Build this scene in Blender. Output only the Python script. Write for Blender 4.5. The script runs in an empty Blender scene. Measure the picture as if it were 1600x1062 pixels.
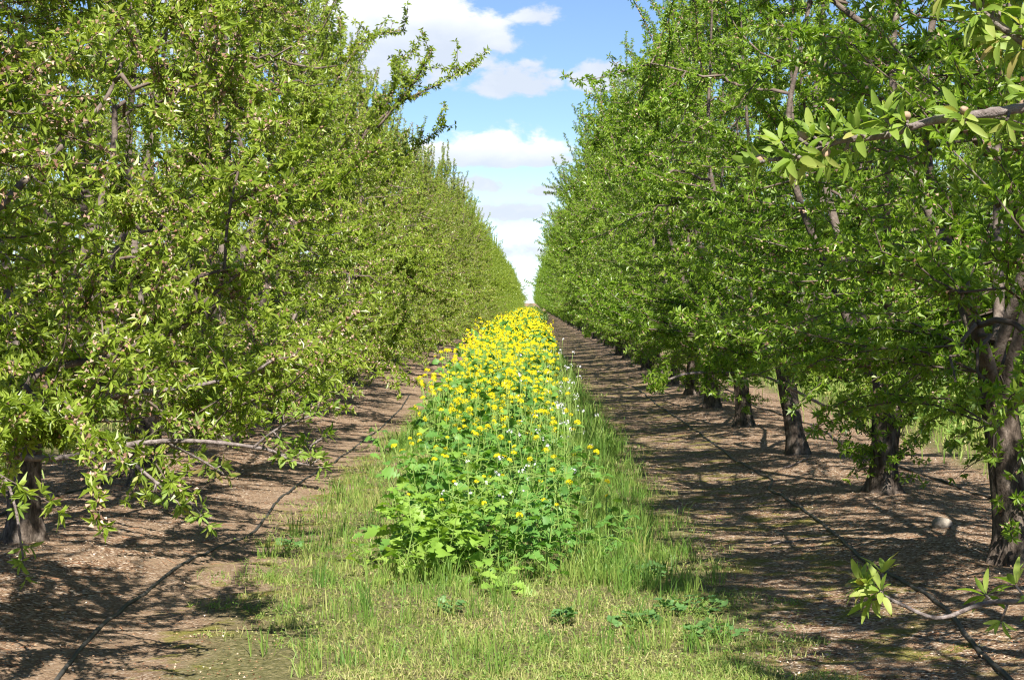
import bpy, math
import numpy as np
from math import radians, sin, cos, pi
from mathutils import Vector, Matrix, Quaternion

# ------------------------------------------------------------------ camera, world, sun, exposure
scene = bpy.context.scene
COL = scene.collection
EYE = 1.65
FPX, VX, VY = 3450.0, 830.0, 472.0            # focal length and vanishing point of the rows, in photo pixels

cam_d = bpy.data.cameras.new('camera')
cam_d.sensor_width = 36.0
cam_d.lens = FPX / 1600.0 * 36.0
cam_d.clip_start = 0.1
cam_d.clip_end = 6000.0
cam = bpy.data.objects.new('camera', cam_d)
COL.objects.link(cam)
cam.location = (0, 0, EYE)
cam.rotation_euler = (radians(90) - math.atan((531 - VY) / FPX), 0, math.atan((VX - 800) / FPX))
scene.camera = cam

SUN_DIR = Vector((0.15, -0.88, 1.0)).normalized()
world = bpy.data.worlds.new('World')
scene.world = world
world.use_nodes = True
sun_d = bpy.data.lights.new('sun', 'SUN')
sun_d.energy = 5.0
sun_d.angle = radians(0.53)
sun_d.color = (1.0, 0.945, 0.86)
sun = bpy.data.objects.new('sun', sun_d)
COL.objects.link(sun)
sun.rotation_euler = SUN_DIR.to_track_quat('Z', 'Y').to_euler()
sun.location = (5, -10, 30)

scene.view_settings.view_transform = 'Standard'
scene.view_settings.look = 'None'
scene.view_settings.exposure = 1.4
scene.view_settings.gamma = 1.0
scene.view_settings.use_curve_mapping = False
scene.render.engine = 'CYCLES'
cy = scene.cycles
cy.max_bounces = 7
cy.diffuse_bounces = 3
cy.glossy_bounces = 2
cy.transmission_bounces = 4
cy.transparent_max_bounces = 4
cy.caustics_reflective = False
cy.caustics_refractive = False
cy.use_denoising = True
cy.filter_width = 1.2


class Nodes:
    """small helper to chain shader nodes"""
    def __init__(self, tree):
        self.t = tree
        tree.nodes.clear()

    def n(self, typ, **kw):
        nd = self.t.nodes.new(typ)
        for k, v in kw.items():
            setattr(nd, k, v)
        return nd

    def put(self, sock, v):
        if hasattr(v, 'is_output') or isinstance(v, bpy.types.NodeSocket):
            self.t.links.new(v, sock)
        elif v is not None:
            sock.default_value = v

    def m(self, op, a, b=None, c=None, clamp=False):
        nd = self.n('ShaderNodeMath', operation=op, use_clamp=clamp)
        self.put(nd.inputs[0], a)
        self.put(nd.inputs[1], b)
        self.put(nd.inputs[2], c)
        return nd.outputs[0]

    def smooth(self, v, lo, hi, a=0.0, b=1.0):
        nd = self.n('ShaderNodeMapRange', interpolation_type='SMOOTHSTEP')
        self.put(nd.inputs[0], v)
        for i, x in enumerate((lo, hi, a, b)):
            self.put(nd.inputs[i + 1], x)
        return nd.outputs[0]

    def mix(self, f, a, b, blend='MIX'):
        nd = self.n('ShaderNodeMix', data_type='RGBA', blend_type=blend)
        self.put(nd.inputs[0], f)
        self.put(nd.inputs[6], a)
        self.put(nd.inputs[7], b)
        return nd.outputs[2]

    def noise(self, vec, scale, detail=3.0, rough=0.55, dist=0.0, col=False):
        nd = self.n('ShaderNodeTexNoise')
        self.put(nd.inputs['Vector'], vec)
        nd.inputs['Scale'].default_value = scale
        nd.inputs['Detail'].default_value = detail
        nd.inputs['Roughness'].default_value = rough
        nd.inputs['Distortion'].default_value = dist
        return nd.outputs[1 if col else 0]

    def ramp(self, f, stops):
        nd = self.n('ShaderNodeValToRGB')
        el = nd.color_ramp.elements
        while len(el) < len(stops):
            el.new(0.5)
        for e, (p, c) in zip(el, stops):
            e.position = p
            e.color = (*c, 1.0)
        self.put(nd.inputs[0], f)
        return nd.outputs[0]

    def mapping(self, vec, loc=(0, 0, 0), scale=(1, 1, 1)):
        nd = self.n('ShaderNodeMapping')
        self.put(nd.inputs[0], vec)
        nd.inputs[1].default_value = loc
        nd.inputs[3].default_value = scale
        return nd.outputs[0]


def build_sky():
    N = Nodes(world.node_tree)
    tc = N.n('ShaderNodeTexCoord')
    d = tc.outputs['Generated']
    sep = N.n('ShaderNodeSeparateXYZ')
    N.put(sep.inputs[0], d)
    x, y, z = sep.outputs
    sky = N.n('ShaderNodeTexSky', sky_type='NISHITA')
    sky.sun_disc = False
    sky.sun_elevation = math.asin(SUN_DIR.z)
    sky.sun_rotation = math.atan2(SUN_DIR.x, SUN_DIR.y)
    sky.altitude = 1200
    sky.air_density = 1.0
    sky.dust_density = 0.0
    sky.ozone_density = 1.6
    # clear deep spring sky: the gradient climbs to its blue quickly above the horizon
    zz = N.m('ADD', N.m('MULTIPLY', z, 1.9), 0.035)
    cmb = N.n('ShaderNodeCombineXYZ')
    N.put(cmb.inputs[0], x)
    N.put(cmb.inputs[1], y)
    N.put(cmb.inputs[2], zz)
    nrm = N.n('ShaderNodeVectorMath', operation='NORMALIZE')
    N.put(nrm.inputs[0], cmb.outputs[0])
    N.put(sky.inputs[0], nrm.outputs[0])
    # azimuth / elevation of the viewing ray
    az = N.m('ARCTAN2', x, y)
    el = N.m('ARCSINE', z)
    comb = N.n('ShaderNodeCombineXYZ')
    N.put(comb.inputs[0], az)
    N.put(comb.inputs[1], N.m('MULTIPLY', el, 1.7))
    P = comb.outputs[0]
    fbm = N.noise(P, 34.0, 8.0, 0.58, 0.25)
    fine = N.noise(P, 95.0, 5.0, 0.6)
    big = N.noise(N.mapping(P, (3.1, 7.7, 0)), 5.0, 5.0, 0.55)

    def blob(px, py, rx, ry, base=0.45, gain=1.0):
        a, e = (px - VX) / FPX, (VY - py) / FPX
        dx = N.m('DIVIDE', N.m('SUBTRACT', az, a), rx / FPX)
        dy = N.m('DIVIDE', N.m('SUBTRACT', el, e), ry / FPX)
        low = N.m('DIVIDE', dy, -base)                        # flat underside
        dy2 = N.m('MAXIMUM', dy, low)
        q = N.m('SQRT', N.m('ADD', N.m('MULTIPLY', dx, dx), N.m('MULTIPLY', dy2, dy2)))
        v = N.m('MULTIPLY', N.m('SUBTRACT', 1.0, q), gain)
        return v, dy

    blobs = [blob(590, 62, 235, 105, 0.85, 1.35), blob(700, 58, 105, 60, 0.8, 1.2), blob(760, 248, 105, 62, 0.32),
             blob(842, 250, 80, 50, 0.3), blob(690, 245, 70, 34, 0.3), blob(808, 138, 85, 50, 0.5, 1.0), blob(955, 132, 80, 48, 0.4),
             blob(735, 290, 90, 22, 0.7, 0.6), blob(800, 335, 110, 26, 0.6, 0.75), blob(860, 300, 60, 18, 0.6, 0.5),
             blob(300, 40, 160, 90, 0.6), blob(835, 32, 60, 16, 0.9, 0.45), blob(1100, 95, 90, 40, 0.5),
             blob(780, 395, 150, 26, 0.8, 0.35)]
    dens, shade = None, None
    for v, dy in blobs:
        dens = v if dens is None else N.m('MAXIMUM', dens, v)
    # lit tops: thickness towards the sun (upwards) drops off
    top = None
    for v, dy in blobs[:5]:
        s = N.m('MULTIPLY', N.smooth(v, -0.25, 0.35), N.smooth(dy, -0.25, 0.75))
        top = s if top is None else N.m('MAXIMUM', top, s)
    nz = N.m('ADD', N.m('MULTIPLY', N.m('SUBTRACT', fbm, 0.5), 1.75), N.m('MULTIPLY', N.m('SUBTRACT', fine, 0.5), 0.55))
    d1 = N.smooth(N.m('ADD', dens, nz), 0.06, 0.38)
    # the same broken cumulus goes on all over the sky
    hi = N.m('ABSOLUTE', az)
    off = N.smooth(N.m('MAXIMUM', hi, N.m('MULTIPLY', el, 1.6)), 0.24, 0.42)
    d2 = N.m('MULTIPLY', N.smooth(N.m('ADD', big, N.m('MULTIPLY', N.m('SUBTRACT', fbm, 0.5), 0.35)), 0.53, 0.66), off)
    low = N.m('MULTIPLY', N.smooth(el, 0.085, 0.0), 0.62)     # pale air near the horizon
    cover = N.m('MAXIMUM', N.m('MULTIPLY', d1, 0.93), N.m('MULTIPLY', d2, 0.9))
    lit = N.m('ADD', N.m('MULTIPLY', top, 0.95), N.m('MULTIPLY', N.m('SUBTRACT', fbm, 0.45), 1.1), clamp=True)
    cloud = N.mix(lit, (4.7, 5.15, 5.9, 1), (7.4, 7.45, 7.5, 1))
    skyc = N.mix(low, sky.outputs[0], (5.7, 6.1, 6.7, 1))
    hs = N.n('ShaderNodeHueSaturation')
    hs.inputs['Saturation'].default_value = 1.06
    hs.inputs['Value'].default_value = 1.22
    N.put(hs.inputs['Color'], skyc)
    outc = N.mix(cover, hs.outputs[0], cloud)
    bg = N.n('ShaderNodeBackground')
    N.put(bg.inputs[0], outc)
    bg.inputs[1].default_value = 0.062
    o = N.n('ShaderNodeOutputWorld')
    N.put(o.inputs[0], bg.outputs[0])


build_sky()


# ------------------------------------------------------------------ helpers
def tag(o, label=None, cat=None, group=None, kind=None):
    if label: o['label'] = label
    if cat: o['category'] = cat
    if group: o['group'] = group
    if kind: o['kind'] = kind
    return o


def empty(name, loc, label, cat, group=None, rz=0.0, s=1.0):
    o = bpy.data.objects.new(name, None)
    COL.objects.link(o)
    o.empty_display_size = 0.1
    o.location = loc
    o.rotation_euler = (0, 0, rz)
    o.scale = (s, s, s)
    return tag(o, label, cat, group)


def at(px, py, d):
    """photo pixel at distance d along the rows -> world point"""
    return np.array([(px - VX) * d / FPX, d, EYE - (py - VY) * d / FPX])


def unit(v):
    return v / np.maximum(np.linalg.norm(v, axis=-1, keepdims=True), 1e-9)


class MB:
    """mesh buffer of triangles with a random value per vertex"""
    def __init__(self):
        self.v, self.f, self.r, self.c = [], [], [], 0

    def add(self, v, f, r=0.5):
        v = np.asarray(v, float).reshape(-1, 3)
        f = np.asarray(f, int).reshape(-1, 3)
        self.v.append(v)
        self.f.append(f + self.c)
        self.r.append(np.broadcast_to(np.asarray(r, float), (len(v),)).copy())
        self.c += len(v)

    def mesh(self, name, mat, smooth=False):
        me = bpy.data.meshes.new(name)
        if self.v:
            v = np.concatenate(self.v).astype(np.float32)
            f = np.concatenate(self.f).astype(np.int32)
            r = np.concatenate(self.r).astype(np.float32)
            me.vertices.add(len(v))
            me.vertices.foreach_set('co', v.ravel())
            me.loops.add(f.size)
            me.loops.foreach_set('vertex_index', f.ravel())
            me.polygons.add(len(f))
            me.polygons.foreach_set('loop_start', np.arange(0, f.size, 3, dtype=np.int32))
            me.polygons.foreach_set('use_smooth', np.full(len(f), smooth))
            a = me.attributes.new('rnd', 'FLOAT', 'POINT')
            a.data.foreach_set('value', r)
            me.update(calc_edges=True)
        me.materials.append(mat)
        return me

    def build(self, name, mat, parent=None, smooth=False, kind=None):
        return link(name, self.mesh(name, mat, smooth), parent, kind)


KIDS = {}                                             # thing name -> its parts (object.children is slow)


def link(name, me, parent=None, kind=None, mtx=None):
    o = bpy.data.objects.new(name, me)
    COL.objects.link(o)
    if parent is not None:
        o.parent = parent
        KIDS.setdefault(parent.name, []).append(o)
    if kind: o['kind'] = kind
    if mtx is not None: o.matrix_basis = mtx
    return o


def tube(mb, pts, rad, sides=8, r=0.5, wob=None, caps=True):
    pts = np.asarray(pts, float)
    n = len(pts)
    rad = np.broadcast_to(np.asarray(rad, float), (n,))
    t = np.gradient(pts, axis=0)
    t = unit(t)
    ref = np.array([0, 0, 1.0]) if abs(t[0, 2]) < 0.8 else np.array([1.0, 0, 0])
    a = np.cross(t, ref)
    a = unit(a)
    for i in range(1, n):                                    # parallel transport
        v = a[i - 1] - t[i] * np.dot(a[i - 1], t[i])
        a[i] = v / max(np.linalg.norm(v), 1e-9)
    b = np.cross(t, a)
    th = np.arange(sides) / sides * 2 * pi
    R = rad[:, None] * (np.ones((n, sides)) if wob is None else wob)
    V = pts[:, None, :] + R[..., None] * (a[:, None, :] * np.cos(th)[None, :, None] + b[:, None, :] * np.sin(th)[None, :, None])
    V = V.reshape(-1, 3)
    i = np.arange(n - 1)[:, None] * sides
    j = np.arange(sides)[None, :]
    k = (j + 1) % sides
    q = np.stack([i + j, i + k, i + sides + k, i + sides + j], -1).reshape(-1, 4)
    F = np.concatenate([q[:, [0, 1, 2]], q[:, [0, 2, 3]]])
    if caps:
        V = np.concatenate([V, pts[:1], pts[-1:]])
        c0, c1 = n * sides, n * sides + 1
        e = (n - 1) * sides
        jj = np.arange(sides)
        kk = (jj + 1) % sides
        F = np.concatenate([F, np.stack([np.full(sides, c0), kk, jj], -1), np.stack([np.full(sides, c1), e + jj, e + kk], -1)])
    mb.add(V, F, r)


def tubes3(mb, C, rad0, rad1, r=0.5):
    """many thin three-sided twigs at once; C is (n, k, 3)"""
    n, k, _ = C.shape
    t = unit(np.gradient(C, axis=1))
    ref = np.where(np.abs(t[..., 2:3]) < 0.85, np.array([0, 0, 1.0]), np.array([1.0, 0, 0]))
    a = unit(np.cross(t, ref))
    b = np.cross(t, a)
    rr = rad0[:, None] + (rad1 - rad0)[:, None] * np.linspace(0, 1, k)[None, :]
    th = np.arange(3) / 3 * 2 * pi
    V = C[:, :, None, :] + rr[:, :, None, None] * (a[:, :, None, :] * np.cos(th)[None, None, :, None] + b[:, :, None, :] * np.sin(th)[None, None, :, None])
    idx = np.arange(n * k * 3).reshape(n, k, 3)
    F = []
    for j in range(3):
        p, q = idx[:, :-1, j], idx[:, :-1, (j + 1) % 3]
        s, u = idx[:, 1:, (j + 1) % 3], idx[:, 1:, j]
        F.append(np.stack([p, q, s], -1).reshape(-1, 3))
        F.append(np.stack([p, s, u], -1).reshape(-1, 3))
    mb.add(V.reshape(-1, 3), np.concatenate(F), r)


def bez(A, B, C, k):
    """quadratic curves A -> C with control B, (n, k, 3)"""
    t = np.linspace(0, 1, k)[None, :, None]
    A, B, C = (np.asarray(q, float).reshape(-1, 1, 3) for q in (A, B, C))
    return A * (1 - t) ** 2 + B * 2 * t * (1 - t) + C * t * t


def smooth_path(pts, k=6):
    """Catmull-Rom through points"""
    p = np.asarray(pts, float)
    p = np.concatenate([[2 * p[0] - p[1]], p, [2 * p[-1] - p[-2]]])
    out = []
    for i in range(1, len(p) - 2):
        for t in np.arange(k) / k:
            a, b, c, d = p[i - 1], p[i], p[i + 1], p[i + 2]
            out.append(0.5 * (2 * b + (c - a) * t + (2 * a - 5 * b + 4 * c - d) * t * t + (3 * b - a - 3 * c + d) * t ** 3))
    out.append(p[-2])
    return np.array(out)


def vnoise(x, y, seed=0.0):
    """cheap smooth noise, about -1..1"""
    s = seed * 1.7
    return (np.sin(1.3 * x + 2.1 * y + s) + np.sin(-2.2 * x + 1.1 * y + 1.3 + 2 * s) + np.sin(3.1 * x + 3.7 * y + 4.2 + s)
            + 0.6 * np.sin(5.9 * x - 4.3 * y + 0.7 * s) + 0.5 * np.sin(-7.1 * x - 8.3 * y + 2.2)) / 3.6


# ------------------------------------------------------------------ materials
def material(name):
    m = bpy.data.materials.new(name)
    m.use_nodes = True
    return m, Nodes(m.node_tree)


def attr(N, name='rnd'):
    return N.n('ShaderNodeAttribute', attribute_name=name).outputs['Fac']


def obj_rand(N):
    return N.n('ShaderNodeObjectInfo').outputs['Random']


def leaf_material(name, stops, trans, tfac=0.35, rough=0.45, spec=0.35, per_object=0.0, vary_scale=1.4):
    m, N = material(name)
    r = attr(N)
    geo = N.n('ShaderNodeNewGeometry')
    big = N.noise(geo.outputs['Position'], vary_scale, 2.0)
    v = N.m('ADD', N.m('MULTIPLY', r, 0.72), N.m('MULTIPLY', N.m('SUBTRACT', big, 0.38), 0.85))
    if per_object:
        v = N.m('ADD', v, N.m('MULTIPLY', N.m('SUBTRACT', obj_rand(N), 0.5), per_object))
    c = N.ramp(v, stops)
    p = N.n('ShaderNodeBsdfPrincipled')
    N.put(p.inputs['Base Color'], c)
    p.inputs['Roughness'].default_value = rough
    p.inputs['Specular IOR Level'].default_value = spec
    t = N.n('ShaderNodeBsdfTranslucent')
    N.put(t.inputs[0], N.mix(1.0, c, (*trans, 1), 'MULTIPLY'))
    mx = N.n('ShaderNodeMixShader')
    mx.inputs[0].default_value = tfac
    N.put(mx.inputs[1], p.outputs[0])
    N.put(mx.inputs[2], t.outputs[0])
    o = N.n('ShaderNodeOutputMaterial')
    N.put(o.inputs[0], mx.outputs[0])
    return m


def plain_material(name, stops, rough=0.7, spec=0.2, scale=8.0, stretch=(1, 1, 1), bump=0.0, bump_scale=30.0, use_attr=False):
    m, N = material(name)
    tc = N.n('ShaderNodeTexCoord')
    vec = N.mapping(tc.outputs['Object'], scale=stretch)
    f = attr(N) if use_attr else N.noise(vec, scale, 6.0, 0.6)
    p = N.n('ShaderNodeBsdfPrincipled')
    N.put(p.inputs['Base Color'], N.ramp(f, stops))
    p.inputs['Roughness'].default_value = rough
    p.inputs['Specular IOR Level'].default_value = spec
    if bump:
        b = N.n('ShaderNodeBump')
        b.inputs['Strength'].default_value = bump
        b.inputs['Distance'].default_value = 0.03
        N.put(b.inputs['Height'], N.noise(vec, bump_scale, 6.0, 0.65))
        N.put(p.inputs['Normal'], b.outputs[0])
    o = N.n('ShaderNodeOutputMaterial')
    N.put(o.inputs[0], p.outputs[0])
    return m


LEAF_L = leaf_material('almond_leaf_yellowish', [(0.05, (0.095, 0.150, 0.012)), (0.42, (0.215, 0.295, 0.034)), (0.75, (0.335, 0.39, 0.075)), (1.0, (0.45, 0.42, 0.14))],
                       (1.7, 1.7, 0.7), 0.42, 0.38, 0.5)
LEAF_R = leaf_material('almond_leaf_green', [(0.05, (0.072, 0.145, 0.010)), (0.42, (0.175, 0.278, 0.026)), (0.75, (0.285, 0.37, 0.058)), (1.0, (0.38, 0.39, 0.10))],
                       (1.65, 1.75, 0.7), 0.42, 0.38, 0.5)
LEAF_NEAR = leaf_material('almond_leaf_young', [(0.0, (0.14, 0.225, 0.028)), (0.5, (0.225, 0.315, 0.055)), (0.85, (0.31, 0.36, 0.085)), (1.0, (0.36, 0.29, 0.11))],
                          (1.5, 1.6, 0.75), 0.45, 0.5, 0.3, per_object=0.8)
HUSK = plain_material('spent_blossom', [(0.0, (0.13, 0.07, 0.042)), (0.35, (0.235, 0.145, 0.095)), (0.75, (0.34, 0.235, 0.17)), (1.0, (0.46, 0.35, 0.28))], 0.8, 0.1, use_attr=True)
NUT = plain_material('young_almond', [(0.0, (0.22, 0.13, 0.08)), (0.5, (0.32, 0.22, 0.15)), (1.0, (0.28, 0.27, 0.15))], 0.9, 0.1, scale=40)
BRANCH = plain_material('small_branch_bark', [(0.3, (0.055, 0.040, 0.032)), (0.55, (0.13, 0.10, 0.082)), (0.8, (0.26, 0.215, 0.18))], 0.85, 0.15, scale=5.0)
BARK = plain_material('almond_bark', [(0.34, (0.036, 0.028, 0.022)), (0.5, (0.100, 0.078, 0.062)), (0.68, (0.205, 0.168, 0.138))], 0.92, 0.08, scale=24.0, stretch=(1, 1, 0.42), bump=1.0, bump_scale=34.0)
LIMB = plain_material('limb_bark', [(0.25, (0.045, 0.034, 0.027)), (0.5, (0.12, 0.095, 0.078)), (0.75, (0.22, 0.185, 0.155))], 0.85, 0.15, scale=16.0, bump=0.5, bump_scale=50.0)
TWIG = plain_material('twig_bark', [(0.3, (0.085, 0.066, 0.058)), (0.5, (0.20, 0.165, 0.150)), (0.75, (0.33, 0.29, 0.27))], 0.8, 0.15, scale=45.0, bump=0.6, bump_scale=120.0)
MUSTARD_LEAF = leaf_material('mustard_leaf', [(0.05, (0.060, 0.155, 0.028)), (0.4, (0.100, 0.225, 0.040)), (0.75, (0.150, 0.290, 0.050)), (1.0, (0.215, 0.340, 0.065))],
                             (1.4, 1.5, 0.65), 0.38, 0.5, 0.4, per_object=0.45)
MUSTARD_YOUNG = leaf_material('mustard_leaf_light', [(0.05, (0.120, 0.235, 0.030)), (0.5, (0.190, 0.320, 0.045)), (1.0, (0.270, 0.385, 0.070))], (1.4, 1.45, 0.65), 0.38, 0.5, 0.4, per_object=0.5)
STEM = plain_material('mustard_stem', [(0.3, (0.13, 0.22, 0.04)), (0.7, (0.22, 0.30, 0.07))], 0.55, 0.3, scale=5)
YELLOW = leaf_material('mustard_petal', [(0.0, (0.60, 0.47, 0.006)), (0.5, (0.74, 0.62, 0.010)), (1.0, (0.82, 0.74, 0.02))], (1.0, 1.0, 0.6), 0.3, 0.6, 0.15)
WHITE = leaf_material('radish_petal', [(0.0, (0.60, 0.55, 0.66)), (0.5, (0.74, 0.72, 0.78)), (1.0, (0.82, 0.82, 0.84))], (1, 1, 1), 0.3, 0.6, 0.15)
GRASS = leaf_material('grass_blade', [(0.0, (0.065, 0.150, 0.024)), (0.3, (0.125, 0.220, 0.036)), (0.52, (0.215, 0.285, 0.062)), (0.72, (0.33, 0.33, 0.115)), (1.0, (0.46, 0.39, 0.20))],
                      (1.3, 1.4, 0.7), 0.30, 0.5, 0.3)
MALLOW = leaf_material('mallow_leaf', [(0.0, (0.055, 0.135, 0.040)), (0.6, (0.10, 0.20, 0.055)), (1.0, (0.15, 0.26, 0.07))], (1.2, 1.4, 0.7), 0.28, 0.5, 0.35, per_object=0.4)
HOSE = plain_material('irrigation_hose', [(0.3, (0.020, 0.019, 0.018)), (0.55, (0.045, 0.042, 0.038)), (0.8, (0.10, 0.085, 0.065))], 0.6, 0.3, scale=6.0)
STONE = plain_material('stone', [(0.3, (0.17, 0.14, 0.11)), (0.7, (0.33, 0.29, 0.24))], 0.9, 0.1, scale=12.0, bump=0.5, bump_scale=40)
CHIP = plain_material('litter', [(0.0, (0.10, 0.045, 0.028)), (0.25, (0.18, 0.085, 0.046)), (0.5, (0.29, 0.165, 0.095)), (0.75, (0.40, 0.27, 0.17)), (0.9, (0.52, 0.41, 0.30)), (1.0, (0.72, 0.65, 0.58))], 0.9, 0.05, use_attr=True)

ROW_R, ROW_L = 2.75, -3.28
ROWS = [ROW_L - 12.06, ROW_L - 6.03, ROW_L, ROW_R, ROW_R + 6.03, ROW_R + 12.06]
STRIPS = [ROW_L - 3.02, -0.27, ROW_R + 3.02]


def ground_z(x, y):
    x = np.asarray(x, float)
    y = np.asarray(y, float)
    z = np.zeros(np.broadcast(x, y).shape)
    for r in ROWS:
        z = z + 0.115 * np.exp(-((x - r) / 0.85) ** 2) * (1 + 0.25 * vnoise(x * 0.3, y * 0.6, r))
    return z + 0.012 * vnoise(x * 1.1, y * 1.0, 3) + 0.010 * vnoise(x * 3.3, y * 3.1, 5) + 0.005 * vnoise(x * 8.1, y * 7.7, 9) - 0.02 * np.exp(-((x + 1.95) / 0.35) ** 2)


def soil_material():
    m, N = material('orchard_soil')
    geo = N.n('ShaderNodeNewGeometry')
    P = geo.outputs['Position']
    sep = N.n('ShaderNodeSeparateXYZ')
    N.put(sep.inputs[0], P)
    X = sep.outputs[0]
    wob = N.m('MULTIPLY', N.m('SUBTRACT', N.noise(P, 1.3, 4.0), 0.5), 1.1)
    Xw = N.m('ADD', X, wob)
    base = N.ramp(N.noise(P, 2.2, 8.0, 0.65), [(0.28, (0.130, 0.088, 0.055)), (0.5, (0.230, 0.162, 0.106)), (0.72, (0.315, 0.230, 0.156))])
    # spent flower jackets and bits of hull: reddish crumbs with a few pale ones
    vor = N.n('ShaderNodeTexVoronoi')
    N.put(vor.inputs['Vector'], N.mapping(P, scale=(1, 1, 0.3)))
    vor.inputs['Scale'].default_value = 66.0
    vor.inputs['Randomness'].default_value = 1.0
    vs = N.n('ShaderNodeSeparateColor')
    N.put(vs.inputs[0], vor.outputs['Color'])
    crumb = N.ramp(vs.outputs[0], [(0.0, (0.040, 0.021, 0.015)), (0.3, (0.125, 0.068, 0.038)), (0.58, (0.235, 0.145, 0.085)), (0.80, (0.335, 0.238, 0.158)), (0.96, (0.54, 0.46, 0.37))])
    amount = N.smooth(N.noise(P, 1.7, 3.0), 0.38, 0.58, 0.55, 1.0)
    track = N.m('MULTIPLY', N.smooth(N.m('ABSOLUTE', N.m('SUBTRACT', Xw, -1.95)), 0.65, 0.25), 0.55)   # swept wheel track
    mask = N.m('MULTIPLY', N.m('MULTIPLY', N.smooth(vs.outputs[1], 0.20, 0.25), amount), N.m('SUBTRACT', 1.0, track))
    col = N.mix(mask, base, crumb)
    # thatch and bare greenish soil of the sown strips
    st = None
    for c in STRIPS:
        dd = N.m('ABSOLUTE', N.m('SUBTRACT', Xw, c))
        s = N.smooth(dd, 1.55, 1.15)
        st = s if st is None else N.m('MAXIMUM', st, s)
    thatch = N.ramp(N.noise(P, 30.0, 6.0, 0.7), [(0.34, (0.040, 0.050, 0.015)), (0.5, (0.105, 0.110, 0.040)), (0.68, (0.24, 0.205, 0.105))])
    col = N.mix(N.m('MULTIPLY', st, 0.85), col, thatch)
    # moss film along the edge of the strip
    moss = None
    for c, w in ((1.4, 0.8), (-1.6, 0.4), (1.9, 0.5)):
        dd = N.m('ABSOLUTE', N.m('SUBTRACT', Xw, c))
        s = N.smooth(dd, w, 0.1)
        moss = s if moss is None else N.m('MAXIMUM', moss, s)
    mm = N.m('MULTIPLY', moss, N.smooth(N.noise(P, 2.6, 6.0, 0.7), 0.50, 0.60))
    col = N.mix(N.m('MULTIPLY', mm, 0.8), col, N.ramp(N.noise(P, 40, 4), [(0.3, (0.10, 0.10, 0.018)), (0.7, (0.21, 0.20, 0.035))]))
    p = N.n('ShaderNodeBsdfPrincipled')
    N.put(p.inputs['Base Color'], col)
    p.inputs['Roughness'].default_value = 0.95
    p.inputs['Specular IOR Level'].default_value = 0.08
    b = N.n('ShaderNodeBump')
    b.inputs['Strength'].default_value = 1.0
    b.inputs['Distance'].default_value = 0.018
    h = N.m('ADD', N.m('MULTIPLY', vor.outputs['Distance'], -0.8), N.noise(P, 38.0, 6.0, 0.7))
    N.put(b.inputs['Height'], h)
    N.put(p.inputs['Normal'], b.outputs[0])
    o = N.n('ShaderNodeOutputMaterial')
    N.put(o.inputs[0], p.outputs[0])
    return m


def build_ground():
    xs = np.concatenate([[-3000, -900, -300, -110, -50, -30], np.arange(-20, -6, 0.35), np.arange(-6, 6, 0.11), np.arange(6, 20, 0.35), [20, 30, 50, 110, 300, 900, 3000]])
    ys = np.concatenate([[-400, -100, -40, -15, -5, 0, 4], np.arange(7, 24, 0.15), np.arange(24, 60, 0.35), np.arange(60, 200, 2.0), [210, 260, 400, 800, 1600, 4000]])
    X, Y = np.meshgrid(xs, ys)
    fade = 1 / (1 + (np.maximum(np.abs(X) - 18, 0) / 10) ** 2)
    Z = ground_z(X, Y) * fade
    near = np.exp(-np.maximum(Y - 20, 0) / 8.0) * (np.abs(X) < 6.2)
    rng = np.random.default_rng(4)
    Z = Z + near * rng.normal(0, 0.0035, X.shape)
    nx, ny = len(xs), len(ys)
    i = np.arange(ny - 1)[:, None] * nx
    j = np.arange(nx - 1)[None, :]
    q = np.stack([i + j, i + j + 1, i + nx + j + 1, i + nx + j], -1).reshape(-1, 4)
    mb = MB()
    mb.add(np.stack([X, Y, Z], -1), np.concatenate([q[:, [0, 1, 2]], q[:, [0, 2, 3]]]))
    tag(mb.build('ground', soil_material(), smooth=True), kind='structure')


build_ground()


# ------------------------------------------------------------------ leaves
def rosettes(mb, P, D, n, L, W, rng, spread=(0.6, 1.35), curl=0.16):
    """n folded kite leaves round each spur at P pointing along D"""
    m = len(P)
    if m == 0: return
    ref = np.where(np.abs(D[:, 2:3]) < 0.8, np.array([0, 0, 1.0]), np.array([1.0, 0, 0]))
    a = unit(np.cross(D, ref))
    b = np.cross(D, a)
    k = np.arange(n)
    az = (k[None, :] * 2.4 + rng.uniform(0, 6.28, (m, 1))) + rng.normal(0, 0.35, (m, n))
    pit = rng.uniform(*spread, (m, n))
    d = D[:, None, :] * np.cos(pit)[..., None] + (a[:, None, :] * np.cos(az)[..., None] + b[:, None, :] * np.sin(az)[..., None]) * np.sin(pit)[..., None]
    d[..., 2] -= 0.10
    d = unit(d).reshape(-1, 3)
    ax = np.repeat(D, n, axis=0)
    nn = unit(ax - d * np.sum(ax * d, -1, keepdims=True) + rng.normal(0, 0.25, d.shape))
    nn = unit(nn - d * np.sum(nn * d, -1, keepdims=True))
    s = np.cross(d, nn)
    l = (L * rng.uniform(0.55, 1.15, len(d)))[:, None]
    w = (W * rng.uniform(0.75, 1.2, len(d)))[:, None]
    p0 = np.repeat(P, n, axis=0) + d * 0.004
    mid = p0 + d * l * 0.46
    cu = curl * rng.uniform(0.2, 2.6, len(d))[:, None]
    tip = p0 + d * l * (0.99 - 0.25 * cu) - nn * l * cu
    f = rng.uniform(0.1, 0.35, len(d))[:, None] * w
    V = np.stack([p0, mid + s * w * 0.5 + nn * f, tip, mid - s * w * 0.5 + nn * f], 1)
    i = np.arange(len(d))[:, None] * 4
    F = np.concatenate([i + np.array([0, 1, 2]), i + np.array([0, 2, 3])])
    r = np.repeat(np.clip(rng.normal(0.45, 0.2, len(d)), 0, 1), 4)
    mb.add(V.reshape(-1, 3), F, r)


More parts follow.
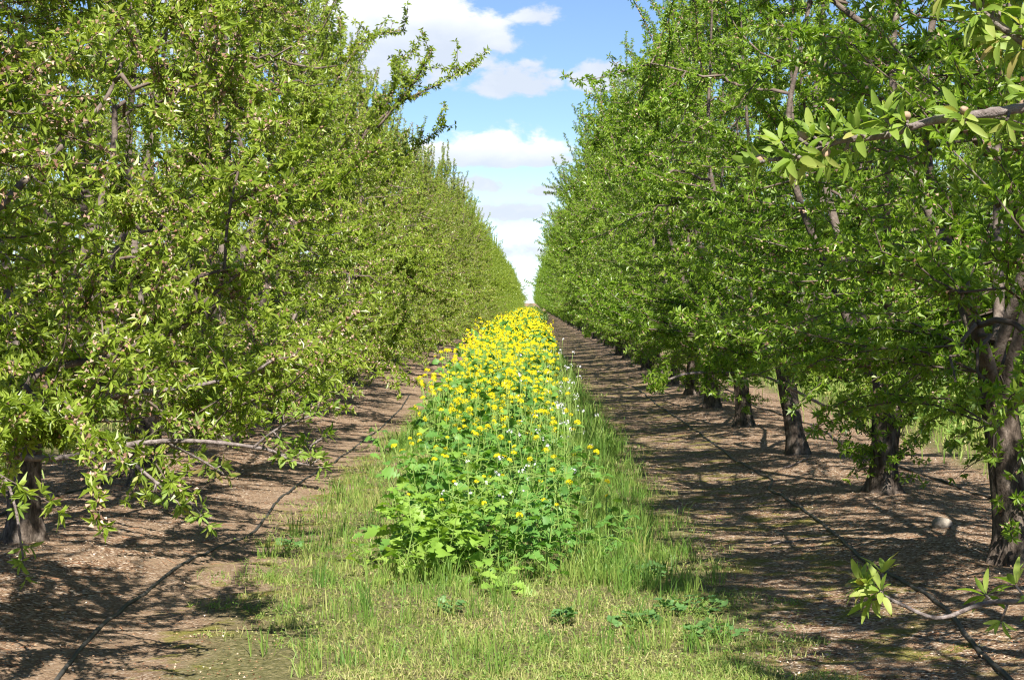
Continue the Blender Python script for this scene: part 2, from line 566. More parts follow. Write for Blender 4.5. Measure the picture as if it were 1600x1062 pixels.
def husks(mb, P, size, rng):
    """little dried flower jackets, four faces each"""
    n = len(P)
    if n == 0: return
    base = np.array([[1, 1, 1], [1, -1, -1], [-1, 1, -1], [-1, -1, 1.0]]) * 0.6
    q = unit(rng.normal(size=(n, 4)))
    w, x, y, z = q.T
    R = np.stack([1 - 2 * (y * y + z * z), 2 * (x * y - z * w), 2 * (x * z + y * w), 2 * (x * y + z * w), 1 - 2 * (x * x + z * z), 2 * (y * z - x * w),
                  2 * (x * z - y * w), 2 * (y * z + x * w), 1 - 2 * (x * x + y * y)], -1).reshape(n, 3, 3)
    sz = size * rng.uniform(0.6, 1.25, (n, 1, 1)) * np.array([1.0, 0.75, 0.75])
    V = P[:, None, :] + np.einsum('nij,nkj->nki', R, base[None] * sz)
    i = np.arange(n)[:, None] * 4
    F = np.concatenate([i + np.array(t) for t in ((0, 1, 2), (0, 2, 3), (0, 3, 1), (1, 3, 2))])
    mb.add(V.reshape(-1, 3), F, np.repeat(rng.uniform(0, 1, n), 4))


def fine_leaf(name, mat, seed, seg=5):
    """a single close-up almond leaf, 1 long, pointing along +X, folded on its midrib"""
    rng = np.random.default_rng(seed)
    t = np.linspace(0, 1, seg + 1)
    w = np.array([0.012, 0.085, 0.128, 0.118, 0.065, 0.0]) if seg == 5 else 0.17 * np.sin(pi * t ** 0.85)
    w = w * rng.uniform(0.85, 1.1)
    bend = rng.uniform(0.06, 0.26)
    side = rng.uniform(-0.06, 0.06)
    z = -bend * t * t + 0.05 * np.sin(t * 3)
    y0 = side * t * t
    fold = rng.uniform(0.15, 0.5)
    mb = MB()
    V, F = [], []
    for k in range(seg + 1):
        V += [(t[k], y0[k] - w[k], z[k] + fold * w[k]), (t[k], y0[k], z[k]), (t[k], y0[k] + w[k], z[k] + fold * w[k])]
    for k in range(seg):
        a = k * 3
        for s in (0, 1):
            F += [(a + s, a + s + 1, a + 4 + s), (a + s, a + 4 + s, a + 3 + s)]
    mb.add(V, F, rng.uniform(0.2, 0.75))
    return mb.mesh(name, mat, True)


NEAR_LEAVES = [fine_leaf('leaf', LEAF_NEAR, s) for s in range(6)]


def frame_mtx(p, d, n, s):
    d = Vector(d).normalized()
    n = Vector(n)
    n = n - d * n.dot(d)
    n = n.normalized() if n.length > 1e-5 else d.orthogonal().normalized()
    y = n.cross(d)
    m = Matrix((d, y, n)).transposed() * s
    m = m.to_4x4()
    m.translation = Vector(p)
    return m


def leaf_rosette_objects(parent, p, axis, n, L, rng, spread=(0.5, 1.4), meshes=None, name='leaf', origin=None):
    """close-up rosette: every leaf is an object of its own under its branch"""
    axis = unit(np.asarray(axis, float))
    ref = np.array([0, 0, 1.0]) if abs(axis[2]) < 0.8 else np.array([1.0, 0, 0])
    a = unit(np.cross(axis, ref))
    b = np.cross(axis, a)
    o = np.zeros(3) if origin is None else origin
    for k in range(n):
        az = k * 2.4 + rng.normal(0, 0.4)
        pt = rng.uniform(*spread)
        d = axis * cos(pt) + (a * cos(az) + b * sin(az)) * sin(pt)
        d[2] -= 0.12
        nn = axis + np.array([0, 0, 0.5]) + rng.normal(0, 0.3, 3)
        me = (meshes or NEAR_LEAVES)[rng.integers(len(meshes or NEAR_LEAVES))]
        link(name, me, parent, mtx=frame_mtx(p - o + unit(d) * 0.006, d, nn, L * rng.uniform(0.6, 1.15)))


# ------------------------------------------------------------------ almond trees
PROF_L = dict(z=[0.45, 0.9, 1.5, 2.4, 3.3, 4.2, 5.1, 5.9, 6.3], u=[1.35, 2.00, 2.12, 1.95, 1.70, 1.36, 0.95, 0.5, 0.1])
PROF_R = dict(z=[0.75, 1.1, 1.7, 2.5, 3.5, 4.5, 5.4, 6.2, 6.8], u=[0.9, 1.50, 1.85, 2.00, 2.00, 1.72, 1.28, 0.75, 0.15])


def almond_tree(loc, seed, side, prof, mat, label, group, lean=(0, 0), fork=0.8, r0=0.15, n_shoots=560, u_cap=None,
                limbs=(), shoots=(), bare_low=0.0, trunk_detail=True, husk=1.0, suckers=0, group_cat='tree', leaf_L=0.061, scaffolds=5, forkset=None):
    """side: +1 when the alley lies towards +X.  limbs / shoots are given in world coordinates"""
    rng = np.random.default_rng(seed)
    loc = np.array([loc[0], loc[1], float(ground_z(loc[0], loc[1])) - 0.02])
    root = empty('almond_tree', loc, label, group_cat, group)
    zs, us = np.array(prof['z']), np.array(prof['u'])
    vs = us * (1.25 - 0.28 * np.clip((zs - 2.5) / 3.5, 0, 1)) + 0.35 * np.clip(1.5 - zs / 4, 0, 1)

    def env(z, th):
        u = np.interp(z, zs, us)
        v = np.interp(z, zs, vs)
        nz = 1 + 0.17 * np.sin(3 * th + seed + z * 1.7) + 0.12 * np.sin(5 * th - 2.3 * z + seed * 2.1)
        x, y = u * np.cos(th) * nz, v * np.sin(th) * nz
        if u_cap is not None:
            lim = u_cap(z) if callable(u_cap) else u_cap
            x = np.where(x * side > lim, lim * side, x)
        return x, y

    # trunk
    top = np.array([lean[0], lean[1], fork])
    tp = smooth_path([(0, 0, -0.08), (0.01, 0, 0.05), (0.3 * lean[0], 0.3 * lean[1], fork * 0.4), tuple(top * [0.8, 0.8, 0.8]), tuple(top + [0, 0, 0.06])], 5)
    hh = np.clip(tp[:, 2] / fork, 0, 1)
    rad = r0 * (0.82 + 0.50 * np.exp(-hh * 7) + 0.12 * hh ** 3)
    sides = 22
    th = np.arange(sides) / sides * 2 * pi
    fl = np.exp(-hh * 5)[:, None]
    wob = 1 + (0.05 + 0.17 * fl) * np.sin(3 * th + seed)[None, :] + (0.045 + 0.10 * fl) * np.sin(5 * th + 1.7 * seed)[None, :] + 0.035 * np.sin(9 * th[None, :] + 6 * hh[:, None] + seed) + rng.normal(0, 0.026, (len(tp), sides))
    mb = MB()
    tube(mb, tp, rad, sides, wob=wob)
    trunk = mb.build('trunk', BARK, root, True)

    # main limbs
    sk_p, sk_w = [], []                                       # skeleton points other branches may start from
    zmax = zs[-1]
    fs = forkset or [(k * 2 * pi / scaffolds + rng.uniform(-0.35, 0.35) + seed, rng.uniform(0.62, 0.93), rng.uniform(0.35, 0.72)) for k in range(scaffolds)]
    for k, (a, hz, out) in enumerate(fs):
        ez = hz * zmax
        ex, ey = env(ez, a)
        tip = np.array([ex * out, ey * out, ez])
        mz = fork + (ez - fork) * 0.42
        mx, my = env(mz, a)
        midp = np.array([mx * 0.45, my * 0.45, mz]) + rng.normal(0, 0.10, 3)
        q = smooth_path([top * [0.9, 0.9, 0.86], top * 0.6 + (midp + [0, 0, -0.35]) * 0.4, midp, midp * 0.5 + tip * 0.5 + rng.normal(0, 0.1, 3), tip], 6)
        rr = r0 * (0.06 + 0.38 * (1 - np.linspace(0, 1, len(q))) ** 1.4) * rng.uniform(0.85, 1.1)
        rr[:2] *= 0.95
        mb = MB()
        tube(mb, q, rr, 10, wob=1 + rng.normal(0, 0.05, (len(q), 10)))
        mb.build('limb', LIMB, root, True)
        sk_p.append(q[5:])
    tw = MB()
    leaf = MB()
    hk = MB()
    ros_p, ros_d = [], []

    def add_rosettes(C, spacing, start=0.15, up=0.5):
        """C (n, k, 3) polylines of shoots"""
        n, k, _ = C.shape
        ln = np.linalg.norm(np.diff(C, axis=1), axis=-1).sum(1)
        cnt = np.maximum((ln * (1 - start) / spacing).astype(int), 2)
        idx = np.repeat(np.arange(n), cnt)
        t = start + (1 - start) * (np.concatenate([np.arange(c) / max(c - 1, 1) for c in cnt]))
        f = t * (k - 1)
        i0 = np.minimum(f.astype(int), k - 2)
        fr = (f - i0)[:, None]
        p = C[idx, i0] * (1 - fr) + C[idx, i0 + 1] * fr
        tg = unit(C[idx, i0 + 1] - C[idx, i0])
        nv = rng.normal(0, 1, p.shape)
        nv = unit(nv - tg * np.sum(nv * tg, -1, keepdims=True))
        d = unit(nv + tg * 0.55 + np.array([0, 0, up]))
        endm = (t > 0.97)[:, None]
        d = np.where(endm, tg, d)
        ros_p.append(p + nv * 0.012)
        ros_d.append(d)

    # given limbs (world polylines) -----------------------------------------
    for L in limbs:
        q = smooth_path(np.array(L['pts']) - loc, 12)
        rr = np.linspace(L['r'][0], L['r'][1], len(q))
        mb = MB()
        tube(mb, q, rr, 8, wob=1 + rng.normal(0, 0.06, (len(q), 8)) + 0.22 * (rng.uniform(size=(len(q), 1)) < 0.12))
        o = mb.build(L.get('name', 'limb'), TWIG if L['r'][0] < 0.021 else LIMB, root, True)
        L['obj'] = o
        if L.get('sk', True): sk_p.append(q[3:])
        if L.get('leafy', False):
            s = L.get('start', 0.3)
            add_rosettes(q[int(len(q) * s):][None], 0.05, 0.0)
    # secondary branches ----------------------------------------------------
    S = np.concatenate(sk_p)
    n2 = 52
    z2 = rng.uniform(zs[0] + 0.15, zmax * 0.93, n2)
    th2 = rng.uniform(0, 2 * pi, n2)
    ex, ey = env(z2, th2)
    fr = rng.uniform(0.5, 0.88, n2)
    T2 = np.stack([ex * fr, ey * fr, z2], 1)
    cost = np.linalg.norm(T2[:, None] - S[None], axis=-1) + 1.2 * np.maximum(S[None, :, 2] - T2[:, None, 2] - 0.1, 0)
    A2 = S[np.argmin(cost, 1)]
    ln = np.linalg.norm(T2 - A2, axis=1)
    M2 = (A2 + T2) / 2 + rng.normal(0, 0.09, T2.shape)
    M2[:, 2] += np.where(z2 < 1.8, 0.16, -0.10) * ln
    C2 = bez(A2, M2, T2, 9)
    C2[:, 1:-1] += rng.normal(0, 0.034, C2[:, 1:-1].shape)
    for c, l in zip(C2, ln):
        r1 = np.clip(0.008 + 0.007 * l, 0.008, 0.022)
        tube(tw, c, np.linspace(r1, 0.006, 9), 6)
    add_rosettes(C2, 0.06, 0.35)
    # leafy shoots ----------------------------------------------------------
    S2 = np.concatenate([S, C2[:, 2:].reshape(-1, 3)])
    z3 = zs[0] + (zmax - zs[0]) * rng.beta(0.95, 1.12, n_shoots)
    th3 = rng.uniform(0, 2 * pi, n_shoots)
    ex, ey = env(z3, th3)
    fr = np.sqrt(rng.uniform(0.20, 1.14, n_shoots))
    T3 = np.stack([ex * fr, ey * fr, z3], 1)
    nc = n_shoots // 9                                        # shoots gather into sprays with gaps between them
    cl = rng.integers(0, nc, n_shoots)
    grp = (rng.uniform(size=n_shoots) < 0.62) & (np.arange(n_shoots) >= nc)
    T3 = np.where(grp[:, None], T3[cl] + rng.normal(0, 0.19, T3.shape), T3)
    z3 = T3[:, 2]
    if u_cap is not None:
        lim = np.array([u_cap(z) if callable(u_cap) else u_cap for z in z3])
        T3[:, 0] = np.where(T3[:, 0] * side > lim, lim * side, T3[:, 0])
    if bare_low:
        keep = rng.uniform(size=n_shoots) < np.clip((z3 - bare_low) / 0.5, 0.12, 1)
        T3, z3 = T3[keep], z3[keep]
    cost = np.linalg.norm(T3[:, None] - S2[None], axis=-1) + 1.0 * np.maximum(S2[None, :, 2] - T3[:, None, 2], 0)
    A3 = S2[np.argmin(cost, 1)]
    ln = np.linalg.norm(T3 - A3, axis=1)
    M3 = (A3 + T3) / 2 + rng.normal(0, 0.07, T3.shape)
    M3[:, 2] += np.where(z3 < 1.3, 0.22, -0.16) * ln
    C3 = bez(A3, M3, T3, 6)
    C3[:, 1:-1] += rng.normal(0, 0.016, C3[:, 1:-1].shape)
    add_rosettes(C3, 0.038, 0.10)
    tubes3(tw, C3, np.clip(0.003 + 0.004 * ln, 0.003, 0.008), np.full(len(C3), 0.002))
    # upright whips out of the top ------------------------------------------
    nw = 42
    zw = rng.uniform(zmax * 0.55, zmax * 0.97, nw)
    tw_a = rng.uniform(0, 2 * pi, nw)
    ex, ey = env(zw, tw_a)
    Aw = np.stack([ex * 0.8, ey * 0.8, zw - 0.2], 1)
    dirw = unit(np.stack([ex * 0.30, ey * 0.30, np.full(nw, 1.0)], 1) + rng.normal(0, 0.18, (nw, 3)))
    lw = rng.uniform(0.35, 1.35, nw)[:, None]
    Bw = Aw + dirw * lw
    if u_cap is None:
        Cw = bez(Aw, (Aw + Bw) / 2 + rng.normal(0, 0.05, Aw.shape), Bw, 7)
        add_rosettes(Cw, 0.036, 0.0, up=0.25)
        tubes3(tw, Cw, np.full(nw, 0.009), np.full(nw, 0.003))
    for sh in shoots:
        q = smooth_path(np.array(sh['pts']) - loc, 6)
        tube(tw, q, np.linspace(sh['r'], 0.0035, len(q)), 6)
        i0 = int(len(q) * sh.get('start', 0.0))
        add_rosettes(q[i0:][None], 0.026, 0.0, up=0.3)
        ns = sh.get('n', 2) * 4
        ii = rng.integers(i0, len(q), ns)
        As = q[ii]
        dd = unit(rng.normal(0, 0.55, (ns, 3)) + [0, 0, 0.75])
        Bs = As + dd * rng.uniform(0.10, 0.34, (ns, 1))
        Cs = bez(As, (As + Bs) / 2 + rng.normal(0, 0.02, As.shape), Bs, 5)
        add_rosettes(Cs, 0.034, 0.1, up=0.3)
        tubes3(tw, Cs, np.full(ns, 0.004), np.full(ns, 0.002))
    if suckers:
        ta = rng.uniform(0, 2 * pi, suckers)
        As = np.stack([r0 * np.cos(ta), r0 * np.sin(ta), rng.uniform(0.12, fork, suckers)], 1)
        Bs = As + np.stack([0.22 * np.cos(ta), 0.22 * np.sin(ta), rng.uniform(-0.02, 0.22, suckers)], 1) + rng.normal(0, 0.07, (suckers, 3))
        Cs = bez(As, (As + Bs) / 2 + [0, 0, 0.05], Bs, 5)
        add_rosettes(Cs, 0.04, 0.1)
        tubes3(tw, Cs, np.full(suckers, 0.005), np.full(suckers, 0.002))
    P = np.concatenate(ros_p)
    D = np.concatenate(ros_d)
    rosettes(leaf, P, D, 8, leaf_L, leaf_L * 0.29, rng)
    sel = rng.uniform(size=len(P)) < 0.80 * husk * np.clip(0.4 + 1.2 * vnoise(P[:, 0] * 1.9 + P[:, 2], P[:, 1] * 1.7 + P[:, 2] * 1.3, seed), 0.05, 1.5)
    hp = P[sel]
    hp = np.concatenate([hp + rng.normal(0, 0.015, hp.shape) for _ in range(5 if husk > 1.1 else 3)])
    husks(hk, hp, 0.0122, rng)
    tw.build('branchwork', BRANCH, root, True, 'stuff')
    leaf.build('crown', mat, root, False, 'stuff')
    hk.build('spent_blossom', HUSK, root, False, 'stuff')
    return root


def copy_tree(root, loc, rz, s, label, group):
    c = root.copy()
    COL.objects.link(c)
    c.location = (loc[0], loc[1], float(ground_z(loc[0], loc[1])) - 0.02)
    c.rotation_euler = (0, 0, rz)
    c.scale = (s, s, s * (0.97 + 0.06 * ((loc[1] * 7.3) % 1)))
    c['label'] = label
    c['group'] = group
    for ch in KIDS[root.name]:
        if loc[1] > 90 and ch.name.split('.')[0] not in ('trunk', 'crown'): continue   # too far to show
        d = ch.copy()
        COL.objects.link(d)
        d.parent = c
    return c


G_L = 'almond trees of the left-hand orchard row'
G_R = 'almond trees of the right-hand orchard row'
dL = 10.3

# ---- left row: 4.8 m, 9.5 m, 14.15 m, ... ; right row: 3.7 m, 8.4 m, 13.1 m, ...
limb_A = dict(pts=[(ROW_L + 0.15, 9.6, 1.0), at(-120, 680, dL), at(15, 640, dL), at(52, 588, dL), at(100, 570, dL), at(150, 562, dL), at(195, 545, dL), at(268, 520, dL)], r=(0.026, 0.012), leafy=True)
limb_B = dict(pts=[(ROW_L + 0.1, 9.5, 0.7), at(-90, 690, dL - .1), at(10, 712, dL - .1), at(80, 716, dL - .1), at(150, 708, dL - .1), at(205, 694, dL - .1), at(300, 689, dL - .1), at(405, 700, dL - .1), at(455, 712, dL - .1), at(495, 690, dL - .1)], r=(0.020, 0.005), sk=False, name='branch')
limb_C = dict(pts=[(ROW_L + 0.15, 9.7, 0.95), at(-30, 650, dL + .1), at(60, 652, dL + .1), at(120, 630, dL + .1), at(200, 614, dL + .1), at(290, 605, dL + .1), at(385, 584, dL + .1), at(430, 560, dL + .1)], r=(0.020, 0.005), leafy=True)
limb_D = dict(pts=[at(150, 708, dL - .1), at(200, 722, dL - .2), at(240, 752, dL - .25), at(268, 778, dL - .3)], r=(0.010, 0.006), sk=False, name='branch')
limb_F = dict(pts=[at(255, 690, dL - .1), at(300, 712, dL + .1), at(345, 738, dL + .2)], r=(0.007, 0.004), sk=False, name='branch')
limb_H = dict(pts=[at(395, 699, dL - .1), at(430, 672, dL - .15), at(470, 655, dL - .2), at(505, 642, dL - .2)], r=(0.007, 0.0035), sk=False, name='branch')
limb_I = dict(pts=[at(425, 704, dL - .1), at(460, 722, dL - .2), at(490, 728, dL - .25)], r=(0.006, 0.0035), sk=False, name='branch')
limb_J = dict(pts=[at(240, 752, dL - .25), at(290, 780, dL - .3), at(318, 812, dL - .35)], r=(0.006, 0.0035), sk=False, name='branch')
limb_E = dict(pts=[(ROW_L + 0.3, 9.2, 0.75), at(-60, 720, dL - .6), at(0, 745, dL - .6), at(20, 790, dL - .6), at(30, 850, dL - .6), at(36, 890, dL - .6)], r=(0.010, 0.004), sk=False, name='branch')
limb_G = dict(pts=[(ROW_L + 0.25, 9.4, 1.3), at(-80, 400, 9.6), at(10, 310, 9.8), at(60, 262, 9.9), at(120, 205, 10.0), at(165, 155, 10.1), at(190, 100, 10.2)], r=(0.024, 0.008), leafy=True, start=0.3)
treeL = {}
treeL[0] = almond_tree((ROW_L, 4.85), 11, 1, PROF_L, LEAF_L, 'almond tree nearest the camera on the left, cut off by the edge', G_L, u_cap=1.35, n_shoots=230, husk=1.2)
treeL[1] = almond_tree((ROW_L, 9.5), 3, 1, PROF_L, LEAF_L, 'almond tree at the left edge with long low branches over the bare path', G_L, husk=2.4, n_shoots=880, bare_low=0.5, leaf_L=0.058,
                       limbs=[limb_A, limb_B, limb_C, limb_D, limb_F, limb_H, limb_I, limb_J, limb_E, limb_G],
                       shoots=[dict(pts=[at(265, 520, dL), at(330, 462, dL), at(395, 410, dL), at(440, 380, dL)], r=0.012, n=1),
                               dict(pts=[at(60, 590, dL), at(110, 520, dL - .2), at(150, 440, dL - .3), at(160, 380, dL - .3)], r=0.009, n=2)])
treeL[2] = almond_tree((ROW_L, 14.15), 5, 1, PROF_L, LEAF_L, 'almond tree whose dark trunk stands by the left edge behind low branches', G_L, fork=0.95, r0=0.112, lean=(0.05, 0.0), husk=1.6, bare_low=0.35, n_shoots=700, leaf_L=0.062)
treeL[3] = almond_tree((ROW_L, 18.8), 8, 1, PROF_L, LEAF_L, 'second almond tree behind the trunk at the left edge, tall with pale upright limbs', G_L, husk=1.5)
treeL[4] = almond_tree((ROW_L, 23.5), 13, 1, PROF_L, LEAF_L, 'left-row almond tree with long leafy shoots sticking out against the cloud', G_L,
                       shoots=[dict(pts=[at(520, 300, 23.3), at(560, 225, 23.2), at(620, 165, 23.1), at(680, 135, 23.0), at(745, 97, 23.0)], r=0.02, n=3),
                               dict(pts=[at(590, 200, 23.1), at(640, 140, 23.0), at(662, 105, 23.0), at(676, 78, 23.0)], r=0.014, n=3),
                               dict(pts=[at(500, 190, 23.3), at(535, 110, 23.2), at(575, 62, 23.2), at(630, 48, 23.2)], r=0.016, n=3),
                               dict(pts=[at(480, 160, 23.5), at(500, 90, 23.5), at(535, 52, 23.5)], r=0.014, n=3),
                               dict(pts=[at(560, 220, 23.3), at(612, 150, 23.3), at(620, 90, 23.3)], r=0.014, n=3),
                               dict(pts=[at(600, 290, 23.5), at(640, 240, 23.5), at(690, 200, 23.5)], r=0.014, n=3),
                               dict(pts=[at(440, 220, 23.5), at(455, 110, 23.5), at(450, 20, 23.5)], r=0.02, n=3)])

# right row
dN = 4.2
near1 = dict(pts=[(ROW_R - 0.25, 4.0, 1.75), (1.9, 4.1, 1.98), at(1700, 150, dN), at(1600, 169, dN), at(1500, 184, dN), at(1450, 191, dN), at(1382, 212, dN), at(1312, 221, dN), at(1262, 240, dN), at(1212, 250, dN)], r=(0.0120, 0.0042), sk=False, name='branch')
near2 = dict(pts=[(ROW_R - 0.3, 4.2, 1.9), (2.0, 4.6, 2.15), at(1720, 130, 4.9), at(1640, 95, 4.9), at(1570, 50, 4.9), at(1520, 8, 4.9), at(1480, -40, 4.9)], r=(0.016, 0.005), sk=False, name='branch')
near3 = dict(pts=[(ROW_R - 0.3, 7.9, 1.05), (2.2, 6.8, 0.98), at(1680, 925, 6.0), at(1545, 941, 6.0), at(1468, 965, 6.0), at(1405, 942, 6.0), at(1372, 925, 6.0)], r=(0.0095, 0.004), sk=False, name='branch')
treeR = {}
capN = lambda z: 1.35
treeR[0] = almond_tree((ROW_R, 3.75), 21, -1, PROF_R, LEAF_R, 'nearest right-hand almond tree, its grey branch with large young leaves crossing the upper right', G_R, u_cap=1.25, n_shoots=230,
                       limbs=[near1, near2])
treeR[1] = almond_tree((ROW_R, 8.4), 22, -1, PROF_R, LEAF_R, 'almond tree at the right edge dangling a low twig over the right-hand hose', G_R, u_cap=lambda z: 1.10 + 0.28 * (z > 2.0), n_shoots=660, husk=0.8,
                       limbs=[near3], bare_low=0.9)
treeR[2] = almond_tree((2.87, 13.1), 23, -1, PROF_R, LEAF_R, 'right-row almond tree with thick furrowed trunk at the right edge', G_R, fork=1.15, r0=0.118, lean=(-0.10, 0.02), bare_low=0.3, n_shoots=760, suckers=22, husk=0.8,
                       limbs=[dict(pts=[(2.72, 13.05, 1.25), at(1600, 400, 12.8), at(1560, 265, 12.4), at(1500, 195, 12.1), at(1432, 118, 11.9), at(1380, 62, 11.8), at(1330, 27, 11.8), at(1285, -8, 11.8)], r=(0.040, 0.013))])
treeR[3] = almond_tree((2.80, 17.65), 24, -1, PROF_R, LEAF_R, 'almond tree with low-forked trunk and leafy suckers, second trunk from the right edge', G_R, fork=0.72, r0=0.125, suckers=34, lean=(0.05, 0), bare_low=0.4, n_shoots=680,
                       forkset=[(0.2, 0.8, 0.6), (1.9, 0.9, 0.5), (3.2, 0.85, 0.65), (4.6, 0.75, 0.6), (5.5, 0.9, 0.5)], husk=0.8)
treeR[4] = almond_tree((2.69, 22.5), 25, -1, PROF_R, LEAF_R, 'almond tree with sunlit pale trunk flaring at its foot, third from the right edge', G_R, fork=1.0, r0=0.105, lean=(-0.12, 0.05), bare_low=0.5, husk=0.8,
                       limbs=[dict(pts=[at(1300, 640, 21.6), at(1200, 590, 21.0), at(1150, 583, 20.6), at(1080, 583, 20.3), at(1045, 593, 20.2), at(1022, 606, 20.2)], r=(0.016, 0.008), leafy=True, start=0.84, sk=False, name='branch')],
                       shoots=[dict(pts=[at(1045, 594, 20.2), at(1032, 601, 20.2), at(1016, 608, 20.2)], r=0.004, n=2),
                               dict(pts=[at(1150, 585, 20.6), at(1110, 590, 20.4), at(1100, 610, 20.4)], r=0.008, n=2)])

# ---- the rest of both rows, copied
ordn = {5: 'fourth', 6: 'fifth', 7: 'sixth'}
rng = np.random.default_rng(77)
FAR_L = 'almond tree far down the left-hand row, merged into the leafy wall beside the flowers'
FAR_R = 'almond tree far down the right-hand row, merged into the leafy wall beside the dark path'
for k in range(5, 84):
    d = 14.15 + 4.67 * (k - 2)
    src = treeL[(2, 3, 4, 2, 3)[k % 5] if k % 5 != 2 or k > 9 else 3]
    if src is treeL[4]: src = treeL[3]
    lab = {5: 'left-row almond tree just behind the one with shoots against the cloud', 6: 'second left-row almond tree behind the one with shoots against the cloud'}.get(k, FAR_L)
    copy_tree(src, (ROW_L + rng.normal(0, 0.08), d + rng.normal(0, 0.12)), rng.choice([0, pi]) + rng.normal(0, 0.2), rng.uniform(0.84, 1.07), lab, G_L if k < 7 else 'far almond trees of the left-hand row')
for k in range(5, 84):
    d = 13.1 + 4.67 * (k - 2)
    src = treeR[(2, 3, 4)[k % 3]]
    if k == 5: src = treeR[2]
    lab = {5: 'right-row almond tree with slim dark trunk, fourth trunk from the right edge', 6: 'right-row almond tree, fifth dark trunk from the right edge'}.get(k, FAR_R)
    x = 2.63 if k < 8 else 2.66 + rng.normal(0, 0.06)
    copy_tree(src, (x, d + rng.normal(0, 0.1)), (0.25 if k < 7 else rng.choice([0, pi]) + rng.normal(0, 0.2)), rng.uniform(0.86, 1.07), lab, G_R if k < 7 else 'far almond trees of the right-hand row')
# neighbouring rows seen under and through the crowns
for k in range(0, 11):
    copy_tree(treeR[(2, 4, 3)[k % 3]], (ROW_R + 6.03 + rng.normal(0, 0.1), 20.5 + 4.67 * k), rng.choice([0, pi]) + rng.normal(0, 0.3), rng.uniform(0.92, 1.02),
              'almond tree of the next row behind the right-hand row, half hidden by its trunks', 'almond trees of the next row on the right')
for k in range(0, 11):
    copy_tree(treeL[(2, 3)[k % 2]], (ROW_L - 6.03 + rng.normal(0, 0.1), 21.5 + 4.67 * k), rng.choice([0, pi]) + rng.normal(0, 0.3), rng.uniform(0.92, 1.02),
              'almond tree of the next row behind the left-hand row, half hidden by its branches', 'almond trees of the next row on the left')

# ---- close-up leaves on the branches that hang into the picture
def dress(L, root, stations, n, size, seed, start=0.0, spur=0.03, nuts=0):
    rng = np.random.default_rng(seed)
    loc = np.array(root.location)
    q = smooth_path(np.array(L['pts']) - loc, 6)
    for s in stations:
        f = s * (len(q) - 1)
        i = min(int(f), len(q) - 2)
        p = q[i] + (q[i + 1] - q[i]) * (f - i)
        tg = unit(q[i + 1] - q[i])
        for _ in range(2 if 0.5 < s < 0.97 else 1):
            nv = rng.normal(0, 1, 3) * [1, 1, 1] + [0, 0, 0.55]
            nv = unit(nv - tg * np.dot(nv, tg))
            ax = tg if s > 0.97 else unit(nv + tg * 0.5)
            mb = MB()
            e = p + ax * spur * rng.uniform(0.6, 1.3)
            tube(mb, [p, (p + e) / 2 + nv * 0.003, e], [0.0042, 0.0034, 0.003], 6)
            mb.build('spur', TWIG, L['obj'], True)
            leaf_rosette_objects(L['obj'], e, ax, n, size, rng)
            if rng.uniform() < nuts:
                u = MB()
                c = e + rng.normal(0, 0.008, 3)
                tube(u, [c + ax * -0.012, c + ax * -0.008, c, c + ax * 0.010, c + ax * 0.016], [0.002, 0.006, 0.009, 0.0065, 0.001], 8)
                u.build('young_nut', NUT, L['obj'], True)


dress(near1, treeR[0], [0.12, 0.17, 0.22, 0.27, 0.32, 0.36, 0.43, 0.44, 0.60, 0.64, 0.68, 0.72, 0.755, 0.79, 0.83, 0.87, 0.91, 0.95, 0.98, 1.0, 1.0], 6, 0.064, 1, nuts=0.3)
dress(near2, treeR[0], [0.14, 0.2, 0.26, 0.32, 0.38, 0.44, 0.5, 0.54, 0.58, 0.62, 0.65, 0.68, 0.71, 0.74, 0.77, 0.80, 0.84, 0.88, 0.92], 7, 0.072, 2)
dress(near3, treeR[1], [0.38, 0.41, 0.45, 0.49, 0.93, 0.96, 0.98, 1.0, 1.0, 1.0], 8, 0.080, 3, spur=0.045)
dress(limb_B, treeL[1], [0.28, 0.32, 0.36, 0.4, 0.45, 0.5, 0.57, 0.63, 0.78, 0.81, 0.83, 0.86, 0.88, 0.90, 0.92, 0.94, 0.96, 0.98, 1.0, 1.0], 7, 0.058, 4, spur=0.05, nuts=0.4)
dress(limb_D, treeL[1], [0.5, 0.7, 0.8, 0.88, 0.94, 0.98, 1.0, 1.0, 1.0], 7, 0.062, 5, spur=0.06)
dress(limb_H, treeL[1], [0.3, 0.45, 0.6, 0.7, 0.8, 0.9, 0.98, 1.0], 6, 0.060, 14, spur=0.05, nuts=0.3)
dress(limb_I, treeL[1], [0.5, 0.75, 0.9, 1.0, 1.0], 6, 0.060, 15, spur=0.05, nuts=0.3)
dress(limb_J, treeL[1], [0.7, 0.9, 1.0, 1.0], 7, 0.062, 16, spur=0.04)
dress(limb_F, treeL[1], [0.75, 0.9, 1.0], 7, 0.066, 6, spur=0.04)
dress(limb_E, treeL[1], [0.6, 0.8, 0.9, 1.0], 6, 0.066, 7, spur=0.04)


# ------------------------------------------------------------------ mustard in the middle of the alley
def strip_h(y):
    return np.interp(y, [13.0, 13.6, 14.5, 16.0, 18.0, 25.0], [0.42, 0.54, 0.72, 0.92, 1.06, 1.13])


